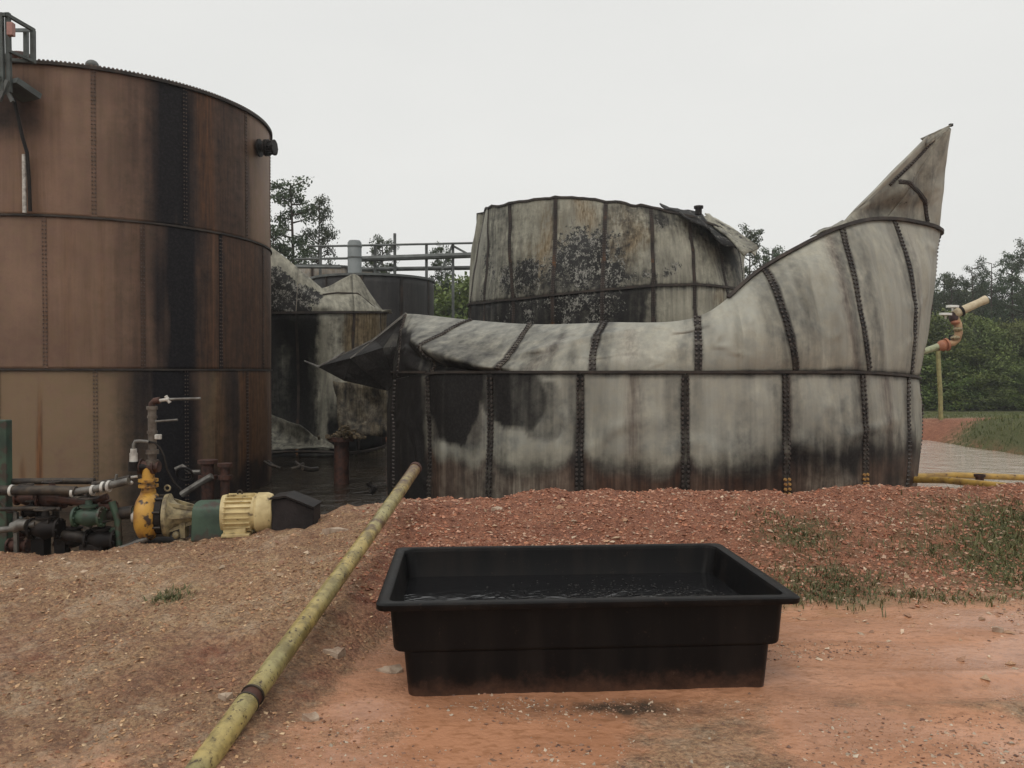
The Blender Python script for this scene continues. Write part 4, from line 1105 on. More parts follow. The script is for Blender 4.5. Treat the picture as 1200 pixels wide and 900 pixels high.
# post with burnt debris in the water
wp = empty('burnt_post', at(400, 556, 16.5), 'short dark red post in the black water topped with charred tan debris', 'post')
mb = MB(); mb.cyl(at(400, 575, 16.5), at(400, 515, 16.5), .155, .15, 12); mb.cyl(at(400, 517, 16.5), at(400, 512, 16.5), .25, n=14); mb.build('shaft', M['rustpipe'], wp)
r = np.random.default_rng(5); mb = MB()
for i in range(130):
    u, v = r.normal(0, .24), r.random()
    c_ = at(404, 511, 16.5) + [u * .8, r.normal(0, .12), v * .22 * math.exp(-(u / .2) ** 2) - .02]
    a_ = unit(r.normal(size=3)) * r.uniform(.04, .14); mb.bar(c_ - a_ * .6, c_ + a_ * .35, r.uniform(.03, .07), r.uniform(.02, .05))
mb.build('charred_debris', simple('charred_debris', (.12, .085, .045), (.02, .016, .012), .9, 0, 9), wp, False)['kind'] = 'stuff'

# small wreckage half sunk near the tanks
def wreck(px, py, Y, w, label, seed, mat='darkpipe', n=5, nm='pipe_wreckage'):
    r = np.random.default_rng(seed); root = empty(nm, at(px, py, Y), label, 'wreckage')
    for i in range(n):
        c_ = at(px, py, Y) + [r.uniform(-w, w), r.uniform(-.2, .2), r.uniform(0, .15)]
        d = unit(np.array([r.uniform(-1, 1), r.uniform(-.4, .4), r.uniform(-.25, .25)])) * r.uniform(.15, .4) * min(w, 1)
        mb = MB(); mb.tube([c_ - d, c_, c_ + d + [0, 0, .05]], r.uniform(.025, .06), 8); mb.build('pipe_piece', M[mat], root)
wreck(335, 553, 16.2, .5, 'dark bent pipe pieces sticking out of the black water behind the motor', 21)
wreck(440, 575, 14.2, .12, 'small black stick rising from the water left of the pale tank', 22, 'black', 2)

# rusty valve wreck at the foot of the brown tank
vr = empty('valve_stump', at(252, 575, 12.6), 'rusty brown valve stumps and a twisted handle at the foot of the brown tank', 'valve')
for px, pt, w in ((243, 541, .12), (263, 545, .09)):
    mb = MB(); mb.cyl(at(px, 592, 12.6), at(px, pt, 12.6), w * .8, n=12); mb.cyl(at(px, pt + 2, 12.6), at(px, pt - 2, 12.6), w * 1.25, n=14)
    mb.cyl(at(px, 562, 12.6), at(px, 557, 12.6), w * 1.2, n=14); mb.build('stump', M['rustpipe'], vr)
mb = MB(); mb.tube([at(205, 550, 12.3), at(213, 546, 12.3), at(222, 553, 12.3), at(234, 553, 12.3)], .03, 8); mb.tube([at(212, 580, 12.3), at(232, 567, 12.3), at(248, 558, 12.3)], .05, 8); mb.build('bent_handle', M['greypipe'], vr)
mb = MB(); mb.ring(at(216, 556, 12.3), (0, 1, .6), .12, .02); mb.build('hand_wheel', M['black'], vr)

# ------------------------------------------------------------------ overhead pipe rack and vessel behind
pr = empty('pipe_rack', at(463, 380, 34), 'grey overhead pipe rack crossing behind the tanks in the mid distance', 'pipe rack')
def tubeobj(name, pts, r_, mat, parent, n=8):
    m_ = MB(); m_.tube(pts, r_, n); return m_.build(name, mat, parent)
tubeobj('top_rail', [at(362, 289, 34), at(400, 288.5, 34), at(562, 285, 34)], .045, M['hazegrey'], pr)
tubeobj('pipe', [at(420, 304, 34), at(562, 299, 34)], .12, M['hazegrey'], pr)
tubeobj('pipe', [at(345, 313, 33.6), at(400, 313.5, 33.6)], .06, M['hazegrey'], pr)
tubeobj('pipe', [at(425, 316, 34.6), at(562, 314, 34.6)], .09, M['hazegrey'], pr)
tubeobj('pipe', [at(345, 304, 34.6), at(410, 303, 34.6)], .05, M['hazegrey'], pr)
for px, p0 in ((463, 274), (531, 286), (440, 288), (376, 290), (558, 286), (500, 286)):
    m_ = MB(); m_.bar(at(px, p0, 34.2), at(px, 520, 34.2), .11); m_.build('post', M['hazegrey'], pr, False)
for a_, b_ in (((518, 317), (530, 288)), ((530, 288), (556, 302)), ((385, 290), (393, 300)), ((463, 288), (440, 316))):
    m_ = MB(); m_.bar(at(*a_, 34.1), at(*b_, 34.1), .08); m_.build('brace', M['hazegrey'], pr, False)
vs = empty('grey_vessel', at(416, 330, 33), 'upright pale grey cylindrical vessel by the pipe rack between two pines', 'vessel')
mb = MB(); mb.prof(at(416, 500, 33), (0, 0, 1), [(0, .28), (at(416, 285, 33)[2] - at(416, 500, 33)[2], .28), (at(416, 283, 33)[2] - at(416, 500, 33)[2] + .02, .22)], 20); mb.build('shell', simple('vessel_paint', (.22, .24, .24), (.15, .165, .165), .6, 0, 2), vs)
for py in (290, 303): 
    mb = MB(); c_ = at(416, py, 33); mb.cyl(c_, c_ + [0, 0, .05], .3, n=20); mb.build('band', M['hazegrey'], vs)

# ------------------------------------------------------------------ yellow-green pipe lying over the bank
def long_pipe():
    root = empty('long_pipe', (-1.33, 3.4, .1), 'long worn yellow green pipe lying across the clay bank, its charred end over the pit', 'pipe')
    A = at(228, 912, 3.42); B = at(487, 549, 7.6)
    d = B - A; A = A - d * .22
    L = np.linalg.norm(B - A); d = unit(B - A)
    n = 28; m = 120; up = np.array([0, 0, 1.]); x = unit(np.cross(d, up)); y = np.cross(x, d)
    def seg(s0, s1, r_, mat, name, amp=.0, res=70):
        ts = np.linspace(s0, s1, res); V = []; st = []
        for t in ts:
            for k in range(n):
                a_ = 2 * pi * k / n; V.append(A + d * t + (x * cos(a_) + y * sin(a_)) * r_ + y * .008 * sin(t * 1.3))
                s_ = sstep(.80, .99, t / L) * .85 + .5 * math.exp(-((t / L - .72) / .035) ** 2); st.append((min(1, float(s_)), 0, 0, 0))
        Fc = [(i * n + k, i * n + (k + 1) % n, (i + 1) * n + (k + 1) % n, (i + 1) * n + k) for i in range(res - 1) for k in range(n)] + [tuple(range(n)), tuple(range((res - 1) * n, res * n))[::-1]]
        return mesh_obj(name, V, Fc, mat, root, True, st)
    # where the joint of the photograph sits
    tj = L * .0 + np.linalg.norm(at(291, 822, 3.92) - A)
    tj = float(np.dot(at(291, 822, 3.95) - A, d))
    seg(0, tj - .03, .056, M['mainpipe'], 'pipe_length')
    seg(tj + .03, L, .054, M['mainpipe'], 'pipe_length')
    seg(tj - .032, tj + .032, .051, M['rustpipe'], 'joint', res=6)
    for o_ in (-.036, .028): seg(tj + o_, tj + o_ + .010, .059, M['darkpipe'], 'joint_lip', res=3)
    seg(L - .05, L - .0, .060, M['rustpipe'], 'end_collar', res=4)
long_pipe()

# ------------------------------------------------------------------ black trough
def trough():
    root = empty('plastic_trough', (TR_C[0], TR_C[1], -.008), 'large rectangular black plastic trough with a wide lip standing on the wet clay track', 'trough')
    root.rotation_euler = (0, 0, TR_ROT)
    H = .518
    def rrect(w, d, r_, z, n=6, cx=0, cy=0, wav=0):
        P = []
        for sx, sy, a0 in ((1, -1, -90), (1, 1, 0), (-1, 1, 90), (-1, -1, 180)):
            for k in range(n + 1):
                a_ = radians(a0 + 90 * k / n)
                P.append((cx + sx * (w / 2 - r_) + r_ * cos(a_), cy + sy * (d / 2 - r_) + r_ * sin(a_), z))
        return P
    def loft(rings, name, mat, cap0=False, cap1=False, sm=True):
        n = len(rings[0]); V = [p for rg in rings for p in rg]
        Fc = [(i * n + k, i * n + (k + 1) % n, (i + 1) * n + (k + 1) % n, (i + 1) * n + k) for i in range(len(rings) - 1) for k in range(n)]
        if cap0: Fc.append(tuple(range(n))[::-1])
        if cap1: Fc.append(tuple(range((len(rings) - 1) * n, len(rings) * n)))
        me_o = mesh_obj(name, np.array(V), Fc, mat, None, sm)
        me_o.parent = root
        return me_o
    W, D = 2.24, 1.39
    # outer wall: the lower half is inset at the two ends
    lowc = [rrect(1.91, 1.205, .05, -.03), rrect(1.925, 1.21, .05, .03), rrect(1.965, 1.2435, .06, .245)]
    upc = [rrect(2.06, 1.2445, .06, .25), rrect(2.075, 1.2455, .06, .262), rrect(2.11, 1.265, .06, H - .035)]
    loft(lowc, 'lower_wall', M['poly'], True, False)
    loft([rrect(1.965, 1.235, .06, .244)] + upc, 'upper_wall', M['poly'])
    lip = [rrect(2.11, 1.265, .06, H - .034), rrect(W - .01, D - .01, .05, H - .036), rrect(W, D, .05, H - .028), rrect(W, D, .05, H - .006), rrect(W - .015, D - .015, .05, H),
           rrect(W - .10, D - .10, .06, H + .004), rrect(W - .125, D - .125, .07, H - .004), rrect(W - .135, D - .135, .07, H - .02)]
    loft(lip, 'lip', M['poly'])
    loft([rrect(W - .135, D - .135, .07, H - .02), rrect(2.04, 1.19, .08, .27), rrect(1.94, 1.17, .08, .255), rrect(1.88, 1.12, .06, .05)], 'inner_wall', M['poly'], False, True)
    lq = mesh_obj('oily_liquid', np.array(rrect(2.065, 1.215, .07, .335)), [tuple(range(28))], M['oil'], None, False)
    lq.parent = root
    # dark flecks and froth floating at the right
    r = np.random.default_rng(3); V = []; Fc = []
    for i in range(600):
        u = .28 + r.normal(0, .33); v = -.05 + r.normal(0, .25)
        if abs(u) > .95 or abs(v) > .56: continue
        s_ = r.uniform(.002, .009); k = len(V); a0 = r.uniform(0, 6)
        for j in range(5): V.append((u + s_ * cos(a0 + j * 1.2566), v + s_ * .8 * sin(a0 + j * 1.2566), .3365 + r.uniform(0, .004)))
        V.append((u, v, .339 + s_ * .6))
        Fc += [(k + j, k + (j + 1) % 5, k + 5) for j in range(5)]
    fz = mesh_obj('floating_flecks', np.array(V), Fc, simple('flecks', (.035, .032, .03), (.012, .012, .012), .6), None, False); fz.parent = root; fz['kind'] = 'stuff'
trough()

# ------------------------------------------------------------------ pump set
PY = 7.35; PS = PY / F
def pp_(px, py, dy=0.0): return at(px, py, PY + dy)
ps = empty('pump_set', pp_(230, 634), 'yellow centrifugal pump with green coupling guard and cream ribbed motor on the clay bank', 'pump')
X1 = unit(np.array([1, .16, 0.]))
c_ = pp_(161, 605)
mb = MB(); mb.prof(c_, X1, [(-.015, .10), (0, .16), (.03, .21), (.07, .225), (.12, .22), (.16, .19), (.175, .15)], 30)
mb.tube([c_ + X1 * .08 + [0, 0, .12], c_ + X1 * .09 + [.0, 0, .24]], [.085, .06], 16)
mb.build('volute', M['yellow'], ps)
mb = MB(); mb.prof(c_ + X1 * -.05, X1, [(0, .05), (.0, .055), (.03, .055)], 20); mb.build('suction_cap', M['white'], ps)
mb = MB(); mb.prof(c_ + X1 * .165, X1, [(0, .17), (.055, .165)], 24); mb.build('seal_chamber', M['black'], ps)
for k in range(8):
    a_ = 2 * pi * k / 8 + .3; o_ = np.array([0, -cos(a_), sin(a_)]) * .18; mb = MB(); mb.cyl(c_ + X1 * .13 + o_, c_ + X1 * .25 + o_, .011, n=6); mb.build('stud', M['darkpipe'], ps)
mb = MB(); mb.prof(c_ + X1 * .235, X1, [(0, .19), (.035, .195), (.05, .15), (.09, .11), (.15, .085), (.2, .075), (.28, .06), (.29, .095), (.36, .10), (.385, .08), (.40, .035), (.52, .035)], 26)
for a_ in (0, .9, 2.2, 3.1, 4.0, 5.2):
    o_ = np.array([0, -cos(a_), sin(a_)]); mb.bar(c_ + X1 * .27 + o_ * .15, c_ + X1 * .50 + o_ * .07, .018, .03)
mb.build('bearing_frame', M['tanpaint'], ps)
mb = MB(); mb.ring(c_ + X1 * .25 + [0, 0, .245], (0, 1, 0), .025, .008, 14, 6); mb.build('lifting_eye', M['tanpaint'], ps)
mb = MB(); b_ = c_ + X1 * .40
mb.bar(b_ + [0, -.02, -.2], b_ + [.0, -.02, -.06], .05, .09); mb.ball(b_ + [-.05, -.08, -.17], .035, 8, 5); mb.ball(b_ + [.0, -.1, -.23], .03, 8, 5); mb.build('frame_foot', M['tanpaint'], ps)
# guard: arched sheet over the coupling
g0 = pp_(227, 632); mb = MB(); V = []; prof_ = []
for k in range(13):
    a_ = pi * k / 12; prof_.append((-cos(a_) * .17, .20 + .13 * sin(a_) ** .5 if 0 < k < 12 else .20))
prof_ = [(-.19, 0)] + prof_ + [(.19, 0)]
n = len(prof_)
for t in (0, .275):
    for (yy, zz) in prof_: V.append(g0 + X1 * t + np.array([0, yy + .1, zz]))
mb.add(V, [(i, i + 1, n + i + 1, n + i) for i in range(n - 1)] + [tuple(range(n))[::-1], tuple(range(n, 2 * n))])
bevel(mb.build('coupling_guard', M['green'], ps), .008)
# motor
m0 = pp_(263, 602, .06); 
mb = MB(); mb.prof(m0, X1, [(0, .10), (.01, .145), (.03, .155), (.29, .155), (.30, .15)], 32); mb.build('motor_body', M['cream'], ps)
for k in range(22):
    a_ = 2 * pi * k / 22 + .1; o_ = np.array([0, cos(a_), sin(a_)])
    mb = MB(); A_ = [unit(X1), np.cross(o_, X1), o_]; mb.box(m0 + X1 * .145 + o_ * .163, (.23, .007, .034), A_); mb.build('cooling_fin', M['cream'], ps, False)
mb = MB(); mb.prof(m0 + X1 * .27, X1, [(0, .165), (.02, .182), (.11, .182), (.15, .165), (.17, .12)], 32); mb.build('fan_cowl', M['cream'], ps)
mb = MB(); mb.prof(m0 + X1 * -.02, X1, [(0, .1), (.0, .165), (.035, .172), (.05, .155)], 32); mb.build('end_bell', M['cream'], ps)
mb = MB(); mb.box(m0 + X1 * .12 + [0, -.02, -.175], (.24, .32, .03), [X1, [-X1[1], X1[0], 0], [0, 0, 1]]); mb.box(m0 + X1 * .12 + [0, -.1, -.15], (.2, .06, .07)); bevel(mb.build('motor_foot', M['cream'], ps, False), .006)
mb = MB(); mb.ring(m0 + X1 * .13 + [0, 0, .185], (0, 1, 0), .022, .007, 14, 6); mb.build('lifting_eye', M['darkpipe'], ps)
mb = MB(); mb.box(m0 + X1 * .10 + [0, .2, .03], (.17, .12, .16)); bevel(mb.build('terminal_box', M['cream'], ps, False), .01)
mb = MB(); a0 = pp_(150, 638); mb.box(a0 + X1 * .6 + [0, .1, -.02], (1.25, .4, .07), [X1, [-X1[1], X1[0], 0], [0, 0, 1]]); bevel(mb.build('base_skid', M['black'], ps, False), .008)

# charred box at the end of the motor
bx = empty('charred_box', pp_(341, 628, .05), 'charred black box with a warped lid standing at the right end of the cream motor', 'box')
r0 = pp_(317, 627, -.02); V = []
for (u, w_, h_) in ((0, 0, .31), (.13, .01, .325), (.26, .015, .275), (.375, .02, .225)):
    for v in (0, .28): V += [r0 + np.array([u, v + w_, -.02]), r0 + np.array([u, v + w_, h_])]
Fc = []
for i in range(3):
    b0 = i * 4; Fc += [(b0, b0 + 4, b0 + 5, b0 + 1), (b0 + 2, b0 + 3, b0 + 7, b0 + 6), (b0, b0 + 2, b0 + 6, b0 + 4)]
Fc += [(0, 1, 3, 2), (12, 14, 15, 13), ]
Fc += [(i * 4 + 1, i * 4 + 5, i * 4 + 7, i * 4 + 3) for i in range(3)]
bevel(mesh_obj('box_body', V, Fc, M['blackbox'], bx, False), .01)
V = []
for (u, h_) in ((-.01, .318), (.13, .338), (.26, .288), (.385, .236)):
    for v in (-.015, .30): V += [r0 + np.array([u, v, h_ - .004]), r0 + np.array([u, v, h_ + .014])]
Fc = []
for i in range(3):
    b0 = i * 4; Fc += [(b0, b0 + 4, b0 + 5, b0 + 1), (b0 + 2, b0 + 3, b0 + 7, b0 + 6), (b0, b0 + 2, b0 + 6, b0 + 4), (b0 + 1, b0 + 5, b0 + 7, b0 + 3)]
Fc += [(0, 1, 3, 2), (12, 14, 15, 13)]
mesh_obj('warped_lid', V, Fc, M['black'], bx, False)

# discharge riser with valves
rs = empty('discharge_riser', pp_(173, 572), 'upright rusty discharge pipe with valve handles rising from the yellow pump', 'pipe')
mb = MB(); mb.cyl(pp_(173, 576), pp_(173, 548), .058, .05, 16); mb.build('reducer', M['yellow'], rs)
for y0 in (571, 564.5):
    mb = MB(); mb.cyl(pp_(173, y0), pp_(173, y0 - 3.2), .085, n=20); mb.build('flange', M['yellow'], rs)
mb = MB(); mb.cyl(pp_(178, 552), pp_(178, 478), .036, n=14)
for y0, h_, w_ in ((545, 6, .055), (532, 5, .055), (508, 3, .045), (490, 3, .042), (480, 4, .048)): mb.cyl(pp_(178, y0), pp_(178, y0 - h_), w_, n=14)
mb.build('riser_pipe', simple('grimy_riser', (.16, .135, .11), (.06, .04, .03), .55, .2, 10), rs)
mb = MB(); mb.tube([pp_(178, 480), pp_(178, 473), pp_(181, 470), pp_(187, 469)], .03, 12); mb.build('elbow', M['rustpipe'], rs)
mb = MB(); mb.cyl(pp_(160, 547), pp_(186, 547), .05, n=14); mb.cyl(pp_(163, 547), pp_(166, 547), .07, n=16); mb.cyl(pp_(178, 547), pp_(181, 547), .068, n=16); mb.build('side_valve', M['rustpipe'], rs)
mb = MB(); mb.cyl(pp_(184, 470), pp_(196, 468), .015, n=10); mb.ball(pp_(196, 468), .022, 10, 6); mb.cyl(pp_(194, 464), pp_(199, 472), .016, n=8); mb.build('tee_fitting', M['white'], rs)
mb = MB(); mb.cyl(pp_(197, 468), pp_(235, 467), .012, n=8); mb.build('handle_rod', M['greypipe'], rs)
mb = MB(); mb.cyl(pp_(181, 494), pp_(208, 492), .010, n=8); mb.ball(pp_(181, 494), .022, 8, 5); mb.build('handle_rod', M['greypipe'], rs)
mb = MB(); mb.box(pp_(185, 512, -.05), (.055, .04, .045)); mb.prof(pp_(184, 512, -.03), (1, 0, 0), [(0, .02), (.03, .026)], 10); bevel(mb.build('white_tag', M['white'], rs, False), .008)
gg = empty('flow_gauge', pp_(157, 530, -.05), 'white cylindrical gauge with an elbow and thin hose beside the discharge riser', 'gauge')
mb = MB(); mb.cyl(pp_(156, 541, -.05), pp_(156, 531, -.05), .034, n=14); mb.cyl(pp_(156, 531, -.05), pp_(156, 526, -.05), .027, n=12); mb.build('gauge_body', M['white'], gg)
mb = MB(); mb.tube([pp_(156, 527, -.05), pp_(156.5, 521, -.05), pp_(158, 517.5, -.05), pp_(163, 517, -.05), pp_(174, 518, -.05)], .017, 10); mb.build('elbow', M['greypipe'], gg)
mb = MB(); mb.tube([pp_(174, 518, -.05), pp_(181, 519, -.05), pp_(187, 525, -.05), pp_(192, 535, -.05), pp_(195, 550, -.04), pp_(203, 565, -.02), pp_(212, 575, 0)], .009, 8); mb.build('hose', M['black'], gg)
mb = MB(); mb.cyl(pp_(156, 552, -.05), pp_(156, 541, -.05), .045, n=14); mb.cyl(pp_(156, 548, -.05), pp_(172, 547, -.02), .03, n=12); mb.build('black_base', M['black'], gg)
mb = MB(); mb.cyl(pp_(153, 559.5, -.05), pp_(160, 558.5, -.05), .012, n=10); mb.ball(pp_(153, 566, -.05), .018, 8, 5); mb.build('drain_cock', M['white'], gg)

# manifold of pipes and valves at the far left
mf = empty('pipe_manifold', pp_(60, 655, -.1), 'tangle of sooty pipes, green and black valves and white couplings at the left edge', 'pipework')
def pipe(pts, r_, mat, name='pipe', n=10):
    m_ = MB(); m_.tube([pp_(*p_) for p_ in pts], r_, n); return m_.build(name, M[mat], mf)
pipe([(-12, 575, -.1), (60, 575, -.1), (88, 576, -.1)], .045, 'darkpipe')
pipe([(86, 577, -.1), (112, 573, -.1), (128, 569, -.1), (150, 564, -.1)], .034, 'greypipe')
pipe([(-12, 565, .2), (60, 564, .2), (110, 564, .2)], .03, 'darkpipe')
pipe([(108, 568, .05), (135, 564, .05), (152, 560, .05)], .028, 'darkpipe')
pipe([(-12, 623, -.15), (12, 620, -.15), (40, 615, -.15)], .028, 'greypipe')
pipe([(14, 619, -.17), (22, 615, -.17), (30, 616, -.17)], .052, 'greypipe', 'elbow')
pipe([(35, 616, -.12), (58, 612, -.12)], .042, 'darkpipe')
pipe([(120, 604, 0), (140, 602, 0), (156, 600, 0)], .058, 'darkpipe')
pipe([(133, 603, 0), (157, 601, 0)], .05, 'green', 'green_sleeve', 14)
pipe([(126, 649, -.15), (150, 640, -.12), (172, 631, -.1)], .026, 'greypipe')
pipe([(130, 588, -.05), (137, 610, -.05), (138, 640, -.05)], .03, 'green')
pipe([(0, 597, -.08), (30, 596, -.08), (70, 597, -.08)], .02, 'darkpipe')
pipe([(70, 628, -.05), (100, 630, -.05)], .05, 'darkpipe')
pipe([(55, 585, -.03), (100, 590, -.03), (125, 582, -.03)], .03, 'rustpipe')
pipe([(60, 574, .1), (64, 600, .1), (66, 640, .1)], .03, 'darkpipe')
pipe([(133, 572, 0), (136, 556, 0)], .012, 'greypipe')
for px, py, dy, r_ in ((13, 575, -.1, .052), (85, 577, -.1, .048), (108, 574.5, -.1, .046), (120, 571, -.1, .05), (127, 570, -.1, .052)):
    m_ = MB(); a_ = pp_(px - 1.6, py, dy); m_.prof(a_, (1, 0, -.05), [(0, r_), (.022, r_)], 16); m_.build('coupling', M['white'], mf)
def valve(px, py, dy, s_, mat, axis=(1, 0, 0), wheel=True):
    m_ = MB(); c = pp_(px, py, dy); a_ = unit(axis)
    m_.prof(c - a_ * s_ * 1.3, a_, [(0, s_ * .95), (s_ * .22, s_ * .95), (s_ * .24, s_ * .6), (s_ * .7, s_ * .75), (s_ * 1.3, s_ * .95), (s_ * 1.9, s_ * .75), (s_ * 2.36, s_ * .6), (s_ * 2.38, s_ * .95), (s_ * 2.6, s_ * .95)], 18)
    u_ = np.array([0, 0, 1.]); m_.prof(c, u_, [(0, s_ * .6), (s_ * .9, s_ * .55), (s_ * .92, s_ * .8), (s_ * 1.1, s_ * .8), (s_ * 1.12, s_ * .35), (s_ * 1.7, s_ * .25)], 16)
    for k in range(8):
        q_ = 2 * pi * k / 8
        for e in (-1.3, 1.1): m_.cyl(c + a_ * s_ * e + np.array([0, cos(q_), sin(q_)]) * s_ * .8, c + a_ * s_ * (e + .35) + np.array([0, cos(q_), sin(q_)]) * s_ * .8, s_ * .09, n=6)
    v_ = m_.build('valve_body', M[mat], mf)
    if wheel:
        w_ = MB(); t_ = c + u_ * s_ * 1.75; w_.ring(t_, u_, s_ * .85, s_ * .09, 22, 6)
        for k in range(4): w_.cyl(t_, t_ + np.array([cos(k * pi / 2 + .4), sin(k * pi / 2 + .4), 0]) * s_ * .85, s_ * .06, n=6)
        w_.build('hand_wheel', M['darkpipe'], v_)
valve(52, 620, -.1, .10, 'black'); valve(103, 606, -.12, .095, 'green'); valve(86, 631, 0, .09, 'black', wheel=False)
valve(118, 633, -.05, .10, 'black'); valve(60, 585, .05, .09, 'rustpipe'); valve(30, 584, .1, .07, 'rustpipe'); valve(122, 596, .1, .07, 'rustpipe', wheel=False)
for px, y0, y1, w_, mat in ((48, 630, 664, .12, 'black'), (73, 628, 664, .10, 'black'), (112, 636, 664, .20, 'black'), (134, 618, 658, .07, 'green'), (19, 600, 664, .035, 'greypipe'), (103, 612, 640, .06, 'greypipe')):
    m_ = MB(); m_.box((pp_(px, y0) + pp_(px, y1)) / 2 + [0, -.02, -.03], (w_, w_, (y1 - y0) * PS + .06)); bevel(m_.build('support', M[mat], mf, False), .006)
rc = np.random.default_rng(44)
for i in range(14):
    x0_ = rc.uniform(4, 118); y0_ = rc.uniform(582, 640); dy_ = rc.uniform(-.05, .25)
    dx_ = rc.uniform(8, 26) * rc.choice([-1, 1]); ey_ = rc.uniform(-14, 14)
    pipe([(x0_, y0_, dy_), (x0_ + dx_ * .5, y0_, dy_), (x0_ + dx_, y0_ + ey_, dy_)], rc.uniform(.014, .032), rc.choice(['darkpipe', 'rustpipe', 'black', 'greygreen']))
valve(20, 640, .05, .07, 'rustpipe', wheel=False); valve(92, 586, .12, .06, 'darkpipe'); valve(36, 600, .0, .055, 'black')
gp = MB(); gp.box((at(1, 492, 7.5) + at(1, 670, 7.5)) / 2, (.145, .1, 178 * 7.5 / F)); gpo = bevel(gp.build('green_post', M['green'], None, False), .01)
tag(gpo, 'square green painted steel post cut by the left edge of the photo', 'post')

# ------------------------------------------------------------------ at the right: yellow pipes, monitor on the far bank
def yline(pts, r_, label):
    m_ = MB(); m_.tube(pts, r_, 14); o = m_.build('yellow_pipe', M['yellowpipe2'], None); tag(o, label, 'pipe', 'ochre pipes lying beside the pale tank')
    return o
yline([at(1050, 562, 12.6), at(1110, 563, 11.8), at(1165, 569, 10.9), at(1215, 574, 10.2), at(1300, 582, 9.6)], .05, 'nearest ochre pipe running from under the pale tank toward the right edge')
yline([at(1060, 559, 13.0), at(1120, 557, 13.3), at(1230, 561, 13.6), at(1330, 565, 13.8)], .05, 'upper ochre pipe behind the nearest one, running nearly level to the right edge')
m_ = MB(); m_.cyl(at(1149, 572, 11.6), at(1149, 556, 11.6), .055, n=12); m_.cyl(at(1149, 559, 11.6), at(1149, 556, 11.6), .075, n=12); tag(m_.build('pipe_stub', M['rustpipe'], None), 'short rusty upright stub between the two ochre pipes', 'pipe')

mo = empty('fire_monitor', at(1103, 483, 28), 'cream water cannon on a thin yellow pole standing on the far red bank', 'water cannon')
YM = 28.0
tubeobj('pole', [at(1103, 492, YM), at(1102, 460, YM), at(1100, 432, YM), at(1099, 411, YM)], .075, simple('pale_yellow_pole', (.33, .30, .13), (.22, .2, .09), .5), mo, 10)
tubeobj('supply_pipe', [at(1070, 415, YM), at(1085, 411, YM), at(1099, 406, YM)], .11, simple('pale_green_pipe', (.40, .42, .26), (.28, .3, .18), .5), mo, 12)
mo_r = simple('rust_orange', (.42, .17, .09), (.25, .09, .05), .6, 0, 3)
m_ = MB(); m_.ball(at(1104, 405, YM), .19, 14, 8); m_.cyl(at(1099, 407, YM), at(1112, 403, YM), .13, n=14); m_.cyl(at(1108, 404, YM), at(1110, 403.5, YM), .22, n=16); m_.build('elbow_fitting', mo_r, mo)
tubeobj('swivel_elbow', [at(1110, 403, YM), at(1117, 402, YM), at(1121, 398, YM), at(1123, 390, YM), at(1122, 380, YM), at(1119, 372, YM)], [.1, .11, .12, .13, .13, .11], simple('worn_tan', (.48, .30, .16), (.3, .16, .09), .6, 0, 4), mo, 12)
for px, py in ((1119, 396), (1122, 386), (1119, 378)):
    m_ = MB(); m_.ball(at(px, py, YM - .05), .15, 10, 6, (1, 1, .6)); m_.build('lug', mo_r if py < 380 else M['tanpaint'], mo)
m_ = MB(); m_.prof(at(1117, 368.5, YM), at(1155, 351, YM) - at(1117, 368.5, YM), [(0, .13), (.15, .15), (1.0, .13), (1.17, .15), (1.22, .15)], 18); m_.build('barrel', simple('cream_barrel', (.62, .52, .36), (.5, .4, .25), .5), mo)
m_ = MB(); m_.prof(at(1124, 365, YM), at(1155, 351, YM) - at(1117, 368.5, YM), [(0, .2), (.07, .2)], 18); m_.build('collar', M['black'], mo)
m_ = MB(); m_.cyl(at(1113, 372, YM), at(1123, 366, YM), .12, n=12); m_.ball(at(1117, 373, YM), .16, 10, 6); m_.build('valve_block', simple('dark_maroon', (.07, .03, .028), (.04, .02, .02), .6), mo)
for px, py in ((1107.5, 369.5), (1115.5, 360.5)):
    m_ = MB(); m_.prof(at(px, py, YM - .2), (.05, 0, 1), [(0, .2), (.07, .2)], 18); m_.cyl(at(px, py + 4, YM - .15), at(px, py, YM - .2), .03, n=6); m_.build('hand_wheel', M['brightwhite'], mo)

# ------------------------------------------------------------------ weeds
def weeds(name, spots, seed, label, h=(.02, .07), per=430):
    r = np.random.default_rng(seed); V = []; Fc = []; C = []
    for (cx, cy, rx, ry, dens) in spots:
        n = int(per * dens)
        x = cx + r.normal(0, rx * .6, n); y = cy + r.normal(0, ry * .6, n)
        z = hz(x, y)
        for i in range(n):
            for b_ in range(2):
                a_ = r.uniform(0, 2 * pi); hh = r.uniform(*h) * dens ** .3; ln = r.uniform(.4, 1.8) * hh; w = r.uniform(.002, .0045)
                dx, dy = cos(a_), sin(a_); k = len(V)
                bx_, by_ = x[i] + r.normal(0, .01), y[i] + r.normal(0, .01)
                V += [(bx_ - dy * w, by_ + dx * w, z[i] - .01), (bx_ + dy * w, by_ - dx * w, z[i] - .01),
                      (bx_ + dx * ln * .4 + dy * w, by_ + dy * ln * .4 - dx * w, z[i] + hh * .6), (bx_ + dx * ln * .4 - dy * w, by_ + dy * ln * .4 + dx * w, z[i] + hh * .6),
                      (bx_ + dx * ln, by_ + dy * ln, z[i] + hh)]
                Fc += [(k, k + 1, k + 2), (k, k + 2, k + 3), (k + 3, k + 2, k + 4)]
    o = mesh_obj(name, np.array(V), np.array(Fc), M['grass'], None, False); return tag(o, label, kind='stuff')
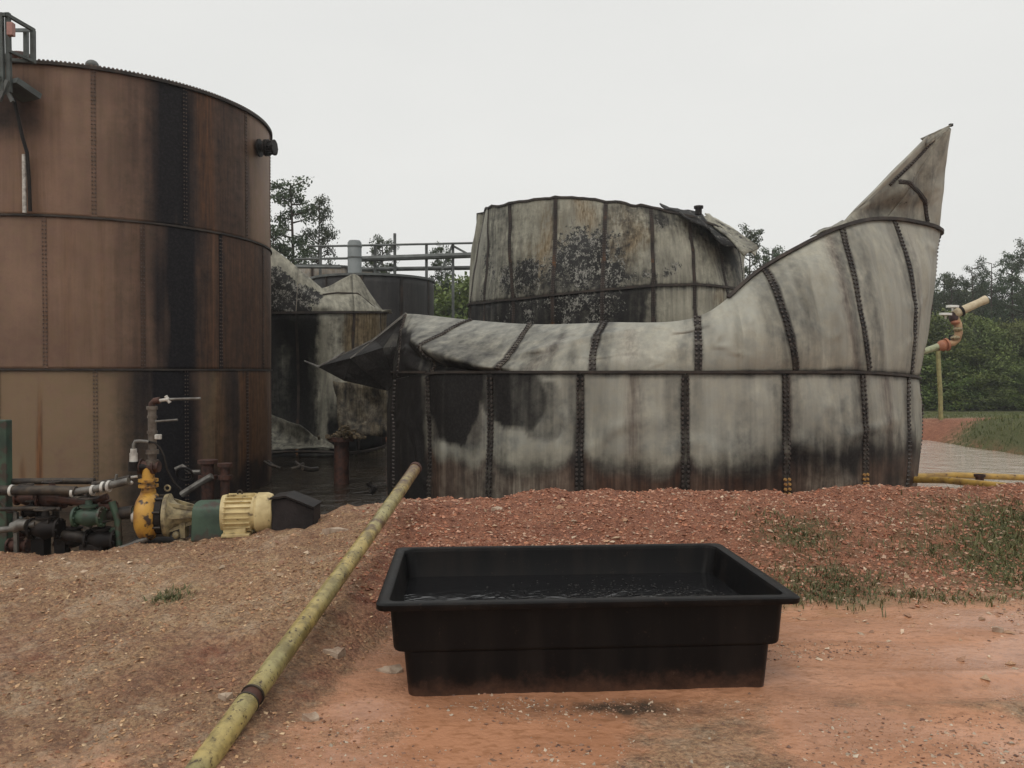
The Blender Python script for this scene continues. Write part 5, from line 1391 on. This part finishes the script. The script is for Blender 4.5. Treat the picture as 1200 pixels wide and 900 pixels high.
weeds('weeds', [(2.4, 6.3, .45, .3, .9), (2.55, 7.2, .35, .4, .7), (4.2, 6.8, .55, .6, 1.8), (4.7, 7.5, .6, .5, 1.5), (3.4, 6.9, .5, .5, .5), (2.0, 6.05, .5, .15, .5), (5.5, 7.0, .8, .9, 2), (3.1, 6.1, .6, .12, .5), (-2.35, 5.6, .1, .12, .25)], 31, 'low green weeds growing on the red bank at the right')
def field_grass():
    r = np.random.default_rng(8); n = 90000
    x = r.uniform(9, 40, n); y = 20 + 24 * r.random(n) ** 1.1
    gf = ground_fields(x, y, hz(x, y)); k = r.random(n) < gf[:, 2] * 1.0; x, y = x[k], y[k]; z = hz(x, y); n = len(x)
    a_ = r.uniform(0, 2 * pi, n); h = r.uniform(.05, .15, n) * np.where(y < 27, 1.0, .5); w = r.uniform(.008, .022, n)
    dx, dy = np.cos(a_), np.sin(a_)
    V = np.stack([np.stack([x - dx * w, y - dy * w, z - .02], -1), np.stack([x + dx * w, y + dy * w, z - .02], -1), np.stack([x + dy * h * .4, y - dx * h * .4, z + h], -1)], 1).reshape(-1, 3)
    tag(mesh_obj('field_grass', V, np.arange(3 * n).reshape(-1, 3), M['grass'], None, False), 'rough grass on the far bank and field at the right', kind='stuff')
field_grass()

# ------------------------------------------------------------------ trees
def leaf_quads(P, s, r):
    n = len(P); a = r.normal(size=(n, 3)); a /= np.linalg.norm(a, axis=1, keepdims=True); b = np.cross(a, r.normal(size=(n, 3))); b /= np.linalg.norm(b, axis=1, keepdims=True)
    s = s[:, None]
    V = np.stack([P - a * s - b * s * .5, P + a * s - b * s * .5, P + a * s * .8 + b * s * .5, P - a * s * .8 + b * s * .5], 1).reshape(-1, 3)
    return V, np.arange(4 * n).reshape(-1, 4)
def tree_meshes(kind, seed):
    r = np.random.default_rng(seed); mb = MB()
    if kind == 'pine':
        H = 12.0; trunk = [np.array([.25 * sin(t * 2 + seed), .2 * cos(t * 3), H * t]) for t in np.linspace(0, 1, 9)]
        mb.tube(trunk, [.20 * (1 - t * .85) for t in np.linspace(0, 1, 9)], 8); P = []; S_ = []
        for i in range(40):
            t = .30 + .7 * (i / 40) ** .85; z = H * t; a = i * 2.4 + r.uniform(-.5, .5)
            L = (1 - t) ** .6 * 3.0 * r.uniform(.45, 1.1) + .45
            if r.random() < .12: continue
            o = np.array([np.interp(z, [p[2] for p in trunk], [p[j] for p in trunk]) for j in (0, 1)] + [z])
            d = np.array([cos(a), sin(a), r.uniform(.1, .55)]); e = o + d * L
            mb.tube([o, (o + e) / 2 + [0, 0, -.05 * L], e], [.05, .035, .015], 5)
            for k in range(int(4 + L * 3.2)):
                c = o + (e - o) * r.uniform(.4, 1.05) + r.normal(0, .22, 3) * [1, 1, .6]; m = 26
                q = r.normal(0, .16, (m, 3)) * [1, 1, .7] + c; P.append(q); S_.append(r.uniform(.035, .085, m))
    elif kind == 'sparse':
        H = 12.0; trunk = [np.array([.35 * sin(t * 2 + seed), .2 * cos(t * 3), H * .96 * t]) for t in np.linspace(0, 1, 9)]
        mb.tube(trunk, [.16 * (1 - t * .8) for t in np.linspace(0, 1, 9)], 8); P = []; S_ = []
        for i in range(16):
            t = .55 + .45 * i / 15; z = H * .96 * t; a = r.uniform(0, 6.28); L = r.uniform(.5, 1.9) * (1.25 - t * .6)
            o = np.array([np.interp(z, [p[2] for p in trunk], [p[j] for p in trunk]) for j in (0, 1)] + [z])
            e = o + np.array([cos(a), sin(a), r.uniform(.2, .7)]) * L; mb.tube([o, e], [.04, .015], 5)
            for k in range(4):
                c = o + (e - o) * r.uniform(.7, 1.1) + r.normal(0, .2, 3); m = 32
                P.append(r.normal(0, .2, (m, 3)) * [1, 1, .55] + c); S_.append(r.uniform(.035, .08, m))
    else:
        H = 8.0; mb.tube([np.array([0, 0, 0]), np.array([.1, 0, 3.]), np.array([.0, .1, 6.])], [.2, .14, .05], 8); P = []; S_ = []
        for i in range(110):
            u = r.random(); z = .5 + 7.3 * u; R = 2.9 * math.sqrt(max(.04, 1 - ((u - .35) / .68) ** 2)) * r.uniform(.45, 1.12); a = r.uniform(0, 6.28)
            c = np.array([R * cos(a), R * sin(a), z])
            if i % 3 == 0: mb.tube([np.array([0, 0, max(.5, z - 1.2)]), c], [.05, .015], 5)
            m = 70; P.append(r.normal(0, .34, (m, 3)) * [1, 1, .7] + c); S_.append(r.uniform(.05, .12, m))
    V, Q = leaf_quads(np.concatenate(P), np.concatenate(S_), r)
    return (np.concatenate(mb.v), mb.f), (V, Q)
PROTO = {}
for kind, seeds in (('pine', (1, 2, 3)), ('sparse', (4, 5)), ('bush', (6, 7, 8))):
    for s_ in seeds:
        (tv, tf_), (lv, lq_) = tree_meshes(kind, s_)
        PROTO.setdefault(kind, []).append((tv, tf_, lv, lq_))
MESH = {}
def tree(kind, i, x, y, sc, rz, label, group, z=None, wide=1.0):
    nm = {'pine': 'pine_tree', 'sparse': 'pine_tree', 'bush': 'broadleaf_tree'}[kind]
    z = float(hz(np.array([x]), np.array([y]))[0]) if z is None else z
    root = empty(nm, (x, y, z), label, 'tree', group)
    root.rotation_euler = (0, 0, rz); root.scale = (sc * wide, sc * wide, sc)
    key = (kind, i % len(PROTO[kind]))
    if key not in MESH:
        tv, tf_, lv, lq_ = PROTO[kind][key[1]]
        a = mesh_obj('trunk', tv, tf_, M['bark'], None); b = mesh_obj('crown', lv, lq_, M['pine' if kind != 'bush' else 'broad'], None, False)
        MESH[key] = (a.data, b.data); a.parent = root; b.parent = root
    else:
        for n_, d_ in zip(('trunk', 'crown'), MESH[key]):
            o = bpy.data.objects.new(n_, d_); COL.objects.link(o); o.parent = root
    return root
def htree(kind, i, px, py_top, Y, rz, label, group=None, wide=1.0):
    x = (px - 600) / F * Y; z = float(hz(np.array([x]), np.array([Y]))[0])
    top = EYE + (436 - py_top) / F * Y; H = {'pine': 12.4, 'sparse': 12.3, 'bush': 8.1}[kind]
    return tree(kind, i, x, Y, (top - z) / H, rz, label, group, z, wide)
htree('pine', 0, 340, 207, 46, .4, 'tall ragged pine just right of the brown tank, highest tree in the gap', wide=.95)
htree('pine', 1, 372, 228, 49, 2.0, 'pine leaning out to the right of the tallest one behind the crumpled tank', wide=.62)
htree('pine', 2, 322, 262, 44, 1.0, 'shorter dense pine close to the right side of the brown tank', wide=.9)
htree('pine', 1, 449, 275, 52, 4.1, 'small round-topped pine right of the grey vessel', wide=.75)
htree('pine', 2, 520, 284, 52, 5.1, 'pine seen through the pipe rack left of the burnt tank', wide=.7)
htree('pine', 0, 880, 262, 50, 3.1, 'thin pine top showing beyond the fallen roof sheet of the burnt tank', wide=.7)
htree('pine', 1, 905, 288, 55, .3, 'low pine top just above the rising rim of the pale tank', wide=.8)
htree('bush', 0, 560, 322, 50, .3, 'dark bushy tree filling the gap beside the left edge of the burnt tank', wide=1.2)
rt = np.random.default_rng(77)
SKY = ['dark pine crown touching the right edge of the pale spike tank', 'dense dark pine just right of the pale tank, lower than its neighbours', 'thin see-through pine crown above the water cannon', 'low dark pine between the two thin-crowned pines at the right',
       'second thin see-through pine, near the right edge of the photo', 'tall dark pine second from the right edge of the wood', 'tallest dark pine, cut by the right edge of the photo'] + ['dark pine of the wood hidden beside the view'] * 4
tops = [(1088, 338), (1112, 322), (1136, 305), (1150, 318), (1164, 298), (1185, 292), (1203, 278)]
for i, (px, py) in enumerate(tops):
    k = 'sparse' if px in (1136, 1164) else 'pine'
    htree(k, i, px, py, 66 + rt.uniform(-4, 5), rt.uniform(0, 6), SKY[i], 'pines in the wood at the right', .8)
for i in range(16):
    px = 1040 + i * 17 + rt.uniform(-6, 6); htree('pine', i, px, rt.uniform(318, 345), 74 + rt.uniform(-3, 6), rt.uniform(0, 6), 'dark pine deep in the wood behind the front row at the right', 'pines deep in the wood', 1.0)
for i in range(13):
    px = 1050 + i * 20 + rt.uniform(-6, 6); htree('bush', i, px, rt.uniform(362, 392), 59 + rt.uniform(-2, 3), rt.uniform(0, 6), 'green leafy tree at the foot of the wood beyond the field', 'leafy trees at the edge of the wood', 1.05)
for i in range(9):
    px = 1045 + i * 28 + rt.uniform(-6, 6); htree('bush', i + 1, px, rt.uniform(405, 430), 57 + rt.uniform(-1, 1), rt.uniform(0, 6), 'low leafy bush in front of the wood beyond the field', 'low bushes before the wood', 1.7)
for i in range(22):
    px = 250 + i * 32 + rt.uniform(-8, 8); htree('bush', i, px, rt.uniform(325, 350), 60 + rt.uniform(-3, 3), rt.uniform(0, 6), 'dark leafy tree in the wood far behind the tanks', 'leafy trees far behind the tanks', 1.25)
for i in range(40):
    a_ = radians(-80 + i * 4.1 - 3); Y = 95 + rt.uniform(-8, 8); x = Y * math.tan(max(-1.2, min(1.2, a_)));
    if abs(x) < 200: tree('bush', i, x, Y, 1.2 + rt.uniform(0, .25), rt.uniform(0, 6), 'hazy tree of the far wood closing the horizon', 'far wood trees', None, 2.0)

# ------------------------------------------------------------------ the misty air
def haze(dens=.0011):
    m = bpy.data.materials.new('mist'); m.use_nodes = True; nt = m.node_tree
    for n in list(nt.nodes): nt.nodes.remove(n)
    o = nt.nodes.new('ShaderNodeOutputMaterial'); v = nt.nodes.new('ShaderNodeVolumePrincipled')
    v.inputs['Color'].default_value = (.86, .88, .88, 1); v.inputs['Density'].default_value = dens; v.inputs['Anisotropy'].default_value = .3
    nt.links.new(v.outputs[0], o.inputs['Volume'])
    mb = MB(); mb.box(((xs[0] + xs[-1]) / 2, (ys[0] + ys[-1]) / 2, 8.5), (xs[-1] - xs[0] + 60, ys[-1] - ys[0] + 60, 22)); ob = mb.build('haze', m, None, False); tag(ob, kind='stuff')
haze()
